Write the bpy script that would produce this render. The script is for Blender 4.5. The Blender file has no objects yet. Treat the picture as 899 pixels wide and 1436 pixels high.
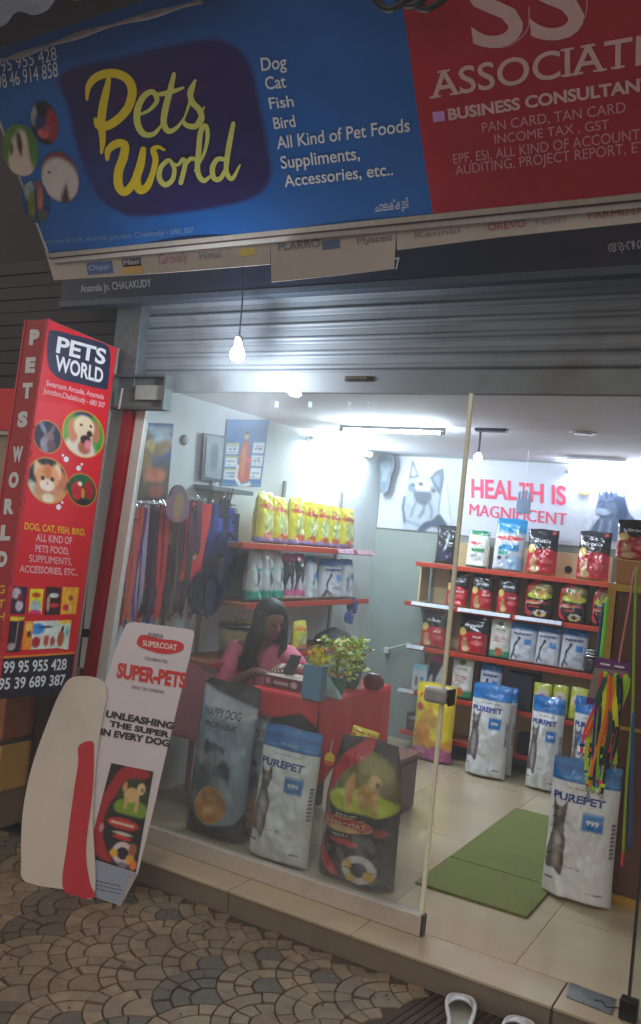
import bpy, bmesh, math, random
import numpy as np
from mathutils import Vector
random.seed(7); np.random.seed(7)
sc = bpy.context.scene
col = sc.collection
# ---------------------------------------------------------------- camera, world, exposure
YAW, PITCH, ROLL, F = 0.52279859, 0.02337716, 0.10001818, 1225.8
CAM = np.array([0.0, 0.0, 1.5751])
_f = np.array([-math.sin(YAW)*math.cos(PITCH), math.cos(YAW)*math.cos(PITCH), math.sin(PITCH)])
_r = np.array([math.cos(YAW), math.sin(YAW), 0.0]); _u = np.cross(_r, _f)
R_ = _r*math.cos(ROLL)+_u*math.sin(ROLL); U_ = -_r*math.sin(ROLL)+_u*math.cos(ROLL)
from mathutils import Matrix
cd = bpy.data.cameras.new('camera'); cam = bpy.data.objects.new('camera', cd); col.objects.link(cam)
cam.matrix_world = Matrix(((R_[0], U_[0], -_f[0], CAM[0]), (R_[1], U_[1], -_f[1], CAM[1]), (R_[2], U_[2], -_f[2], CAM[2]), (0, 0, 0, 1)))
cd.sensor_fit = 'VERTICAL'; cd.sensor_height = 24; cd.lens = 24*F/1436; cd.clip_start = .05; cd.clip_end = 600
sc.camera = cam
world = bpy.data.worlds.new('World'); sc.world = world; world.use_nodes = True
bg = world.node_tree.nodes['Background']
bg.inputs[0].default_value = (1.0, .87, .76, 1); bg.inputs[1].default_value = .50
sc.view_settings.view_transform = 'Standard'; sc.view_settings.look = 'None'
sc.view_settings.exposure = 0.52; sc.view_settings.gamma = 1
sc.cycles.max_bounces = 6; sc.cycles.volume_bounces = 0; sc.cycles.transparent_max_bounces = 12
sc.cycles.sample_clamp_indirect = 4.0
sc.cycles.use_denoising = True

# pixel of the 899x1436 survey photo -> real point on a known plane of the place
def ray(x, y): return R_*(x-449.5)/F - U_*(y-718)/F + _f
def PY(x, y, Y): d = ray(x, y); return CAM + d*(Y-CAM[1])/d[1]
def PX(x, y, X): d = ray(x, y); return CAM + d*(X-CAM[0])/d[0]
def PZ(x, y, Z): d = ray(x, y); return CAM + d*(Z-CAM[2])/d[2]
def PN(x, y, O, N): d = ray(x, y); return CAM + d*(np.dot(np.array(O)-CAM, N)/np.dot(d, N))
def norm(a): a = np.array(a, float); return a/np.linalg.norm(a)

def lin(c):
    c = np.asarray(c, float)/255.0
    return np.where(c <= .04045, c/12.92, ((c+.055)/1.055)**2.4)
# ---------------------------------------------------------------- materials
MT = {}
def mat(name, rgb=(128, 128, 128), rough=.6, metal=0, var=.12, scale=30, bump=0, coat=0, vcol=False, emit=0, dirt=0, stretch=None, trans=0, sss=0, alpha=1):
    if name in MT: return MT[name]
    m = bpy.data.materials.new(name); m.use_nodes = True; nt = m.node_tree; N = nt.nodes; Lk = nt.links
    b = N['Principled BSDF']; b.inputs['Roughness'].default_value = rough; b.inputs['Metallic'].default_value = metal
    c = lin(rgb); base = (*c, 1)
    tc = N.new('ShaderNodeTexCoord'); mp = N.new('ShaderNodeMapping'); Lk.new(tc.outputs['Object'], mp.inputs[0])
    if stretch: mp.inputs['Scale'].default_value = stretch
    nz = N.new('ShaderNodeTexNoise'); nz.inputs['Scale'].default_value = scale; nz.inputs['Detail'].default_value = 6; Lk.new(mp.outputs[0], nz.inputs[0])
    mr = N.new('ShaderNodeMapRange'); mr.inputs[1].default_value = .3; mr.inputs[2].default_value = .7
    mr.inputs[3].default_value = 1-var; mr.inputs[4].default_value = 1+var; Lk.new(nz.outputs[0], mr.inputs[0])
    mx = N.new('ShaderNodeVectorMath'); mx.operation = 'SCALE'
    if vcol:
        at = N.new('ShaderNodeVertexColor'); at.layer_name = 'Col'; Lk.new(at.outputs[0], mx.inputs[0])
    else:
        mx.inputs[0].default_value = tuple(c)
    Lk.new(mr.outputs[0], mx.inputs['Scale'])
    last = mx.outputs[0]
    if dirt:
        n2 = N.new('ShaderNodeTexNoise'); n2.inputs['Scale'].default_value = 2.3; n2.inputs['Detail'].default_value = 9; n2.inputs['Roughness'].default_value = .65
        Lk.new(tc.outputs['Object'], n2.inputs[0])
        r2 = N.new('ShaderNodeMapRange'); r2.inputs[1].default_value = .5; r2.inputs[2].default_value = .75; r2.inputs[4].default_value = dirt; Lk.new(n2.outputs[0], r2.inputs[0])
        md = N.new('ShaderNodeMix'); md.data_type = 'RGBA'; md.inputs[7].default_value = (*lin((70, 58, 44)), 1)
        Lk.new(r2.outputs[0], md.inputs[0]); Lk.new(last, md.inputs[6]); last = md.outputs[2]
    Lk.new(last, b.inputs['Base Color'])
    rr = N.new('ShaderNodeMapRange'); rr.inputs[3].default_value = max(.03, rough-.1); rr.inputs[4].default_value = min(1, rough+.1); Lk.new(nz.outputs[0], rr.inputs[0]); Lk.new(rr.outputs[0], b.inputs['Roughness'])
    if bump:
        bp = N.new('ShaderNodeBump'); bp.inputs['Strength'].default_value = bump; bp.inputs['Distance'].default_value = .004
        Lk.new(nz.outputs[0], bp.inputs['Height']); Lk.new(bp.outputs[0], b.inputs['Normal'])
    if coat: b.inputs['Coat Weight'].default_value = coat; b.inputs['Coat Roughness'].default_value = .15
    if trans: b.inputs['Transmission Weight'].default_value = trans
    if emit: b.inputs['Emission Color'].default_value = base; b.inputs['Emission Strength'].default_value = emit
    MT[name] = m; return m
def glass_mat(name, film, tint=(.93, .96, .95), refl=.22):
    m = bpy.data.materials.new(name); m.use_nodes = True; nt = m.node_tree; N = nt.nodes; Lk = nt.links
    for n in list(N): N.remove(n)
    out = N.new('ShaderNodeOutputMaterial'); tr = N.new('ShaderNodeBsdfTransparent'); tr.inputs[0].default_value = (*tint, 1)
    gl = N.new('ShaderNodeBsdfGlossy'); gl.inputs['Roughness'].default_value = .015
    fr = N.new('ShaderNodeFresnel'); fr.inputs[0].default_value = 1.45
    mu = N.new('ShaderNodeMath'); mu.operation = 'MULTIPLY'; mu.inputs[1].default_value = refl; Lk.new(fr.outputs[0], mu.inputs[0])
    m1 = N.new('ShaderNodeMixShader'); Lk.new(mu.outputs[0], m1.inputs[0]); Lk.new(tr.outputs[0], m1.inputs[1]); Lk.new(gl.outputs[0], m1.inputs[2])
    df = N.new('ShaderNodeBsdfDiffuse'); df.inputs[0].default_value = (.75, .8, .85, 1)  # diffuse layer: slight grime, and lens veiling put into the pane
    tc = N.new('ShaderNodeTexCoord'); nz = N.new('ShaderNodeTexNoise'); nz.inputs['Scale'].default_value = 3; nz.inputs['Detail'].default_value = 8
    Lk.new(tc.outputs['Object'], nz.inputs[0]); mr = N.new('ShaderNodeMapRange'); mr.inputs[1].default_value = .25; mr.inputs[2].default_value = .8
    mr.inputs[3].default_value = film*.35; mr.inputs[4].default_value = film*1.9; Lk.new(nz.outputs[0], mr.inputs[0])
    m2 = N.new('ShaderNodeMixShader'); Lk.new(mr.outputs[0], m2.inputs[0]); Lk.new(m1.outputs[0], m2.inputs[1]); Lk.new(df.outputs[0], m2.inputs[2])
    Lk.new(m2.outputs[0], out.inputs[0]); MT[name] = m; return m
VINYL = mat('printed_vinyl', rough=.42, var=.05, scale=8, vcol=True, dirt=.12)
PLAS = mat('printed_plastic', rough=.24, var=.05, scale=14, vcol=True, bump=.12, coat=.7)
PAPER = mat('printed_paper', rough=.65, var=.04, scale=20, vcol=True)

# ---------------------------------------------------------------- mesh collection
W = {}
def wloc(o):
    return W.get(o.name, np.zeros(3)) if o is not None else None
class MB:
    def __init__(s): s.v = []; s.f = []; s.m = []; s.c = []; s.n = 0
    def add(s, v, f, m=0, c=None):
        v = np.asarray(v, float).reshape(-1, 3); s.v.append(v)
        s.f += [tuple(int(i)+s.n for i in q) for q in f]; s.m += [m]*len(f)
        s.c.append(np.tile(lin((255, 255, 255)), (len(v), 1)) if c is None else (np.asarray(c, float) if np.ndim(c) == 2 else np.tile(np.asarray(c, float), (len(v), 1))))
        s.n += len(v)
    def box(s, a, b, m=0, c=None, bev=0):
        a = np.minimum(a, b)*1.0; b2 = np.maximum(a, b); a = np.minimum(np.asarray(a), np.asarray(b)); b = np.asarray(b2, float)
        if bev:
            bm = bmesh.new(); bmesh.ops.create_cube(bm, size=1)
            for q in bm.verts: q.co = Vector([(a[i]+b[i])/2+q.co[i]*(b[i]-a[i]) for i in range(3)])
            bmesh.ops.bevel(bm, geom=bm.edges[:], offset=min(bev, .45*min(b-a)), segments=2, affect='EDGES', profile=.5)
            bm.verts.index_update(); s.add([q.co[:] for q in bm.verts], [[q.index for q in f.verts] for f in bm.faces], m, c); bm.free(); return s
        v = [(x, y, z) for x in (a[0], b[0]) for y in (a[1], b[1]) for z in (a[2], b[2])]
        s.add(v, [(0, 1, 3, 2), (4, 6, 7, 5), (0, 4, 5, 1), (2, 3, 7, 6), (0, 2, 6, 4), (1, 5, 7, 3)], m, c); return s
    def obox(s, o, ex, ey, ez, m=0, c=None):   # oriented box: corner + three edge vectors
        o = np.asarray(o, float); ex, ey, ez = map(np.asarray, (ex, ey, ez))
        v = [o+i*ex+j*ey+k*ez for i in (0, 1) for j in (0, 1) for k in (0, 1)]
        fs = [(0, 1, 3, 2), (4, 6, 7, 5), (0, 4, 5, 1), (2, 3, 7, 6), (0, 2, 6, 4), (1, 5, 7, 3)]
        if np.dot(np.cross(ex, ey), ez) < 0: fs = [q[::-1] for q in fs]
        s.add(v, fs, m, c); return s
    def tube(s, pts, r, n=8, m=0, c=None, cap=True):
        pts = [np.asarray(p, float) for p in pts]; rs = r if isinstance(r, (list, tuple)) else [r]*len(pts)
        v = []; ref = None
        for i, p in enumerate(pts):
            t = norm(pts[min(i+1, len(pts)-1)]-pts[max(i-1, 0)])
            if ref is None: ref = np.array([0, 0, 1.]) if abs(t[2]) < .9 else np.array([1., 0, 0])
            a = norm(np.cross(t, ref)); b = np.cross(t, a); ref = np.cross(a, t) if abs(np.dot(np.cross(a, t), ref)) > 0 else ref
            a = norm(np.cross(t, ref)); b = np.cross(a, t)*-1
            for k in range(n):
                q = 2*math.pi*k/n; v.append(p+rs[i]*(math.cos(q)*a+math.sin(q)*b))
        f = [(i*n+k, i*n+(k+1) % n, (i+1)*n+(k+1) % n, (i+1)*n+k) for i in range(len(pts)-1) for k in range(n)]
        if cap: f += [tuple(range(n))[::-1], tuple((len(pts)-1)*n+k for k in range(n))]
        s.add(v, f, m, c); return s
    def lathe(s, o, prof, n=16, m=0, c=None, sx=1, sy=1):
        o = np.asarray(o, float); v = []
        for r, z in prof:
            for k in range(n): q = 2*math.pi*k/n; v.append(o+np.array([r*math.cos(q)*sx, r*math.sin(q)*sy, z]))
        L = len(prof); f = [(i*n+k, i*n+(k+1) % n, (i+1)*n+(k+1) % n, (i+1)*n+k) for i in range(L-1) for k in range(n)]
        f += [tuple(range(n))[::-1], tuple((L-1)*n+k for k in range(n))]; s.add(v, f, m, c); return s
    def grid(s, P, m=0, c=None, wrap=False):      # P: (nv, nu, 3)
        nv, nu = P.shape[:2]; f = []
        for j in range(nv-1):
            for i in range(nu if wrap else nu-1):
                k = (i+1) % nu; f.append((j*nu+i, j*nu+k, (j+1)*nu+k, (j+1)*nu+i))
        s.add(P.reshape(-1, 3), f, m, None if c is None else (c.reshape(-1, 3) if np.ndim(c) > 1 else c)); return s
    def ribbon(s, pts, w, side, th=.002, m=0, c=None):     # flat strap
        pts = [np.asarray(p, float) for p in pts]; side = np.asarray(side, float); v = []
        ws = w if isinstance(w, (list, tuple)) else [w]*len(pts)
        for i, p in enumerate(pts):
            t = norm(pts[min(i+1, len(pts)-1)]-pts[max(i-1, 0)]); sd = norm(side-np.dot(side, t)*t); nn = np.cross(t, sd)
            for a, b in ((-1, -1), (1, -1), (1, 1), (-1, 1)): v.append(p+sd*a*ws[i]/2+nn*b*th/2)
        f = [(i*4+k, i*4+(k+1) % 4, i*4+4+(k+1) % 4, i*4+4+k) for i in range(len(pts)-1) for k in range(4)]
        f += [(3, 2, 1, 0), tuple((len(pts)-1)*4+k for k in range(4))]; s.add(v, f, m, c); return s
    def prism(s, poly, th, m=0, c=None):           # polygon (3D, planar list) extruded by vector th
        poly = [np.asarray(p, float) for p in poly]; th = np.asarray(th, float); n = len(poly)
        v = poly+[p+th for p in poly]; bm = bmesh.new(); vs = [bm.verts.new(p) for p in v]
        f1 = bm.faces.new(vs[:n]); f2 = bm.faces.new(vs[n:][::-1])
        for k in range(n): bm.faces.new((vs[k], vs[k+n], vs[(k+1) % n+n], vs[(k+1) % n]))
        bmesh.ops.triangulate(bm, faces=[f1, f2]); bmesh.ops.recalc_face_normals(bm, faces=bm.faces[:]); bm.verts.index_update()
        s.add([q.co[:] for q in bm.verts], [[q.index for q in f.verts] for f in bm.faces], m, c); bm.free(); return s
    def build(s, name, mats, parent=None, smooth=False, cols=False):
        v = np.concatenate(s.v); mats = mats if isinstance(mats, list) else [mats]
        if parent is None:
            o0 = np.array([(v[:, 0].min()+v[:, 0].max())/2, (v[:, 1].min()+v[:, 1].max())/2, v[:, 2].min()])
        else: o0 = wloc(parent)
        me = bpy.data.meshes.new(name); me.from_pydata((v-o0).tolist(), [], s.f)
        for m in mats: me.materials.append(m)
        if len(mats) > 1: me.polygons.foreach_set('material_index', s.m)
        if cols or any(m in (VINYL, PLAS, PAPER) for m in mats):
            ca = me.color_attributes.new('Col', 'FLOAT_COLOR', 'POINT'); cc = np.concatenate(s.c)
            ca.data.foreach_set('color', np.hstack([cc, np.ones((len(cc), 1))]).ravel())
        if smooth: me.polygons.foreach_set('use_smooth', [True]*len(me.polygons))
        me.update()
        o = bpy.data.objects.new(name, me); col.objects.link(o)
        if parent is None: o.location = o0
        else: o.parent = parent
        W[o.name] = o0
        return o
def tag(o, label=None, cat=None, group=None, kind=None):
    if label: o['label'] = label
    if cat: o['category'] = cat
    if group: o['group'] = group
    if kind: o['kind'] = kind
    return o
def thing(name, loc, label, cat, group=None):
    o = bpy.data.objects.new(name, None); col.objects.link(o); o.location = loc; o.empty_display_size = .05
    W[o.name] = np.array(loc, float); return tag(o, label, cat, group)
def dup(root, loc, rotz=0, label=None, group=None, scale=None):
    def cp(o, parent):
        c = o.copy(); col.objects.link(c); c.parent = parent
        for ch in list(KIDS.get(o.name, [])): cp(ch, c)
        return c
    if root.name not in KIDS:
        def reg(o):
            KIDS[o.name] = list(o.children)
            for q in o.children: reg(q)
        reg(root)
    r = cp(root, None); r.location = loc; r.rotation_euler = (0, 0, rotz)
    if scale is not None: r.scale = scale
    if label: r['label'] = label
    if group: r['group'] = group
    return r
KIDS = {}
def struct(name, mb, m, parent=None, **k): return tag(mb.build(name, m, parent, **k), kind='structure' if parent is None else None)

# ---------------------------------------------------------------- text as flat print
_TX = {}
def text_mesh(st, bold=0.0, serif=False, sp=1.0):
    k = (st, bold, serif, sp)
    if k in _TX: return _TX[k]
    c = bpy.data.curves.new('t', 'FONT'); c.body = st; c.offset = bold; c.resolution_u = 4; c.space_character = sp
    o = bpy.data.objects.new('t', c); col.objects.link(o); bpy.context.view_layer.update()
    me = bpy.data.meshes.new_from_object(o.evaluated_get(bpy.context.evaluated_depsgraph_get()))
    v = np.array([q.co[:2] for q in me.vertices]); f = [tuple(p.vertices) for p in me.polygons]
    bpy.data.objects.remove(o); bpy.data.curves.remove(c); bpy.data.meshes.remove(me)
    if serif:     # bracketed serifs at the feet and heads of the stems
        cap = .69; nv = [v]; nf = list(f); n = len(v); t = .055
        xs = v[:, 0]
        for y0, y1 in ((0, t), (cap-t, cap)):
            yy = .06 if y0 == 0 else cap-.06
            seg = []
            for a, b, cidx in f_edges(v, f):
                (x1, ya), (x2, yb) = v[a], v[b]
                if (ya-yy)*(yb-yy) < 0: seg.append(x1+(x2-x1)*(yy-ya)/(yb-ya))
            seg = sorted(seg); i = 0
            while i+1 < len(seg):
                w = seg[i+1]-seg[i]
                if .06 < w < .2:
                    x0, x1 = seg[i]-.085, seg[i+1]+.085
                    nv.append(np.array([[x0, y0], [x1, y0], [x1, y1], [x0, y1]])); nf.append((n, n+1, n+2, n+3)); n += 4
                i += 2
        v = np.concatenate(nv); f = nf
    _TX[k] = (v, f); return _TX[k]
def f_edges(v, f):
    cnt = {}
    for q in f:
        for i in range(len(q)):
            a, b = q[i], q[(i+1) % len(q)]; kk = (min(a, b), max(a, b)); cnt[kk] = cnt.get(kk, 0)+1
    return [(a, b, 0) for (a, b), n in cnt.items() if n == 1]
class Face:
    """a flat surface: origin O, unit axes; at(px,py) finds the point of the survey photo on it"""
    def __init__(s, O, eu, ev):
        s.O = np.array(O, float); s.eu = norm(eu); s.n = norm(np.cross(s.eu, ev)); s.ev = np.cross(s.n, s.eu)
        if np.dot(s.n, CAM-s.O) < 0: s.n = -s.n
        s.wave = None
    def wv(s, P):
        if s.wave is None: return P
        P = np.asarray(P, float); d = P-s.O; return P+s.wave(d@s.eu, d@s.ev)[..., None]*s.n
    def at(s, x, y, off=0): return s.wv(PN(x, y, s.O, s.n))+s.n*off
    def raw(s, x, y): return PN(x, y, s.O, s.n)
def put_text(mb, face, st, L, Rr, T, bold=0, serif=False, off=.002, m=0, c=None, cap=.69, sp=1.0, dx=0):
    if bold and 'M' in st:      # the outline of an M folds over itself when fattened: print it three times instead
        for k, d in enumerate((-bold*.6, 0, bold*.6)): put_text(mb, face, st, L, Rr, T, 0, serif, off+.0003*k, m, c, cap, sp, d)
        return
    v, f = text_mesh(st, bold, serif, sp)
    A = face.raw(*L); B = face.raw(*Rr); C = face.raw(*T)
    x0, x1 = v[:, 0].min(), v[:, 0].max(); uu = (v[:, 0]-x0+dx)/(x1-x0); vv = v[:, 1]/cap
    P = face.wv(A+uu[:, None]*(B-A)+vv[:, None]*(C-A))+face.n*off
    e = np.cross(B-A, C-A); ff = f if np.dot(e, face.n) > 0 else [q[::-1] for q in f]
    mb.add(P, ff, m, c)
def ink(name, rgb, **k):
    k.setdefault('rough', .45); k.setdefault('var', .05); return mat(name, rgb, **k)
def smooth_closed(pts, k=6):
    p = np.array(pts, float); n = len(p); out = []
    for i in range(n):
        a, b, c, d = p[(i-1) % n], p[i], p[(i+1) % n], p[(i+2) % n]
        for t in np.arange(k)/k:
            out.append(.5*((2*b)+(-a+c)*t+(2*a-5*b+4*c-d)*t*t+(-a+3*b-3*c+d)*t**3))
    return out
def smooth_open(pts, k=6):
    p = np.array(pts, float); p = np.vstack([2*p[0]-p[1], p, 2*p[-1]-p[-2]]); out = []
    for i in range(1, len(p)-2):
        a, b, c, d = p[i-1], p[i], p[i+1], p[i+2]
        for t in np.arange(k)/k: out.append(.5*((2*b)+(-a+c)*t+(2*a-5*b+4*c-d)*t*t+(-a+3*b-3*c+d)*t**3))
    out.append(p[-2]); return out
def flat_poly(mb, face, px, off, m=0, c=None):
    P = [face.at(x, y, off) for x, y in px]; bm = bmesh.new(); vs = [bm.verts.new(p) for p in P]
    f = bm.faces.new(vs); bmesh.ops.triangulate(bm, faces=[f]); bm.normal_update(); bm.verts.index_update()
    for q in bm.faces:
        if np.dot(q.normal, face.n) < 0: q.normal_flip()
    mb.add([q.co[:] for q in bm.verts], [[q.index for q in f.verts] for f in bm.faces], m, c); bm.free()
def stroke(mb, face, pts, w, off, m=0, c=None, k=8):      # brush stroke, pts (x,y,width factor) in survey pixels
    P = np.array(smooth_open([(p[0], p[1], (p[2] if len(p) > 2 else 1)*w) for p in pts], k)); v = []
    n = len(P); L = []; Rr = []
    for i in range(n):
        t = P[min(i+1, n-1), :2]-P[max(i-1, 0), :2]; t /= (np.linalg.norm(t)+1e-9); nn = np.array([-t[1], t[0]])*P[i, 2]/2
        L.append(face.at(*(P[i, :2]+nn), off)); Rr.append(face.at(*(P[i, :2]-nn), off))
    v = L+Rr; mb.add(v, [(i, i+1, n+i+1, n+i) for i in range(n-1)], m, c)
    for e in (0, n-1):   # round ends
        cc = [face.at(P[e, 0]+math.cos(a)*P[e, 2]/2, P[e, 1]+math.sin(a)*P[e, 2]/2, off) for a in np.linspace(0, 2*math.pi, 11)[:-1]]
        mb.add(cc, [tuple(range(10))], m, c)

# ---------------------------------------------------------------- printed artwork as colour at the mesh points
def vnoise(x, y, seed=0):
    xi = np.floor(x).astype(int); yi = np.floor(y).astype(int); fx = x-xi; fy = y-yi; fx = fx*fx*(3-2*fx); fy = fy*fy*(3-2*fy)
    def h(a, b): s = np.sin(a*127.1+b*311.7+seed*74.7)*43758.5453; return s-np.floor(s)
    return (h(xi, yi)*(1-fx)+h(xi+1, yi)*fx)*(1-fy)+(h(xi, yi+1)*(1-fx)+h(xi+1, yi+1)*fx)*fy
class Art:
    def __init__(s, u, v): s.u = np.asarray(u, float); s.v = np.asarray(v, float); s.C = np.ones(s.u.shape+(3,))*.5
    def mix(s, m, c, a=1):
        c = lin(c); m = np.clip(m*a, 0, 1)[..., None]; s.C = s.C*(1-m)+c*m; return s
    def fill(s, c): s.C[:] = lin(c); return s
    def rect(s, u0, v0, u1, v1, c, e=.012, a=1):
        d = np.minimum(np.minimum(s.u-u0, u1-s.u), np.minimum(s.v-v0, v1-s.v)); return s.mix(d/e+.5, c, a)
    def ell(s, cu, cv, ru, rv, c, e=.1, a=1, rot=0):
        x = s.u-cu; y = s.v-cv
        if rot: x, y = x*math.cos(rot)+y*math.sin(rot), -x*math.sin(rot)+y*math.cos(rot)
        return s.mix((1-np.sqrt((x/ru)**2+(y/rv)**2))/e+.5, c, a)
    def poly(s, pts, c, e=.012, a=1, sm=True):
        P = np.array(smooth_closed(pts, 4) if sm else pts, float); x, y = s.u, s.v; ins = np.zeros(x.shape, bool); dd = np.full(x.shape, 9.)
        for i in range(len(P)):
            x1, y1 = P[i]; x2, y2 = P[(i+1) % len(P)]
            with np.errstate(all='ignore'):
                cr = ((y1 > y) != (y2 > y)) & (x < (x2-x1)*(y-y1)/((y2-y1) if y2 != y1 else 1e-12)+x1)
            ins ^= cr; L2 = (x2-x1)**2+(y2-y1)**2+1e-12; t = np.clip(((x-x1)*(x2-x1)+(y-y1)*(y2-y1))/L2, 0, 1)
            dd = np.minimum(dd, np.hypot(x-x1-t*(x2-x1), y-y1-t*(y2-y1)))
        return s.mix(np.where(ins, dd, -dd)/e+.5, c, a)
    def line(s, pts, w, c, e=.01, a=1):
        x, y = s.u, s.v; dd = np.full(x.shape, 9.)
        for (x1, y1), (x2, y2) in zip(pts[:-1], pts[1:]):
            L2 = (x2-x1)**2+(y2-y1)**2+1e-12; t = np.clip(((x-x1)*(x2-x1)+(y-y1)*(y2-y1))/L2, 0, 1)
            dd = np.minimum(dd, np.hypot(x-x1-t*(x2-x1), y-y1-t*(y2-y1)))
        return s.mix((w/2-dd)/e+.5, c, a)
    def noise(s, sc, amp, seed=0, sy=None):
        n = vnoise(s.u*sc, s.v*(sy or sc), seed)*.6+vnoise(s.u*sc*2.3, s.v*(sy or sc)*2.3, seed+3)*.4
        s.C = np.clip(s.C*(1+amp*(n-.5)*2)[..., None], 0, 1); return s
    def grad(s, v0, v1, c, a=1): return s.mix((s.v-v0)/(v1-v0), c, a)
    def lines(s, u0, v0, u1, v1, n, c, seed=0, a=1):       # rows of tiny illegible print
        h = (v1-v0)/n
        for k in range(n):
            vc = v0+h*(k+.5); ww = vnoise(s.u*60, s.v*0+k*7.3+seed, seed)
            m = (np.abs(s.v-vc) < h*.28) & (s.u > u0) & (s.u < u1)
            s.mix(m*(ww > .3)*1.0, c, a)
        return s
def picture(name, parent, Pf, nu, nv, art, m=None, smooth=True):
    u, v = np.meshgrid(np.linspace(0, 1, nu), np.linspace(0, 1, nv)); A = Art(u, v); art(A)
    mb = MB(); mb.grid(Pf(u, v), c=A.C); return mb.build(name, m or VINYL, parent, smooth=smooth)
def quad_pf(face, TL, TR, BR, BL, off):
    a, b, c, d = [face.at(*q, off) for q in (TL, TR, BR, BL)]
    return lambda u, v: (d*((1-u)*(1-v))[..., None]+c*(u*(1-v))[..., None]+b*(u*v)[..., None]+a*((1-u)*v)[..., None])
def disc_picture(name, parent, face, cx, cy, rx, ry, off, art, nr=14, na=40, rim=None, m=None, sk=0):
    r, t = np.meshgrid(np.linspace(.001, 1, nr), np.linspace(0, 2*math.pi, na+1)[:-1])
    c0 = face.raw(cx, cy); ex = face.raw(cx+rx, cy+sk*rx)-c0; ey = face.raw(cx, cy-ry)-c0
    x = r*np.cos(t); y = r*np.sin(t); A = Art(x, y); art(A)
    if rim is not None: A.mix((r-.93)/.04, rim)
    P = face.wv(c0+x[..., None]*ex+y[..., None]*ey)+face.n*off; mb = MB(); mb.grid(np.transpose(P, (1, 0, 2)), c=np.transpose(A.C, (1, 0, 2)), wrap=True)
    return mb.build(name, m or VINYL, parent, smooth=True)
# ================================================================ STRUCTURE
CZ = 2.275; LW = -3.2; BY = 6.5; RW = .85; GY = 3.374; GZ = -.10
PLASTER = mat('wall_paint', (205, 212, 214), .8, var=.03, scale=5, bump=.05)
struct('ground', MB().box((-80, -80, -.22), (80, 80, -.145)), mat('asphalt', (52, 50, 48), .9, var=.3, scale=12, bump=.4))
# --- pavement with fan pattern setts
mort = mat('setts_bed', (74, 58, 46), .95, var=.25, scale=40, bump=.4)
pav = struct('pavement', MB().box((-5.2, .2, -.15), (2.2, 3.19, -.108)), mort)
sett_mats = [mat('sett_%s' % n, c, .55, var=.22, scale=26, bump=.35, dirt=.5) for n, c in
             (('buff', (126, 108, 86)), ('tan', (118, 101, 82)), ('sand', (132, 114, 90)), ('slate', (84, 76, 62)), ('rust', (116, 95, 74)))]
E1 = PZ(595, 1388, GZ); E2 = PZ(520, 1436, GZ); ed = E2-E1
def right_of_edge(x, y): return ed[0]*(y-E1[1])-ed[1]*(x-E1[0]) > 0
_side = right_of_edge(*PZ(300, 1400, GZ)[:2])
RS = .205; fans = []
stones = []
def scale_theta(r):
    # polar angle where the arc of radius r meets the neighbouring fan (centre (RS,-H), radius RS)
    lo, hi = -.5*math.pi, .5*math.pi
    for k in range(28):
        m = (lo+hi)/2
        if (r*math.cos(m)-RS)**2+(r*math.sin(m)+HH)**2 < RS*RS: lo = m
        else: hi = m
    return hi
HH = RS*.62
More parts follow.
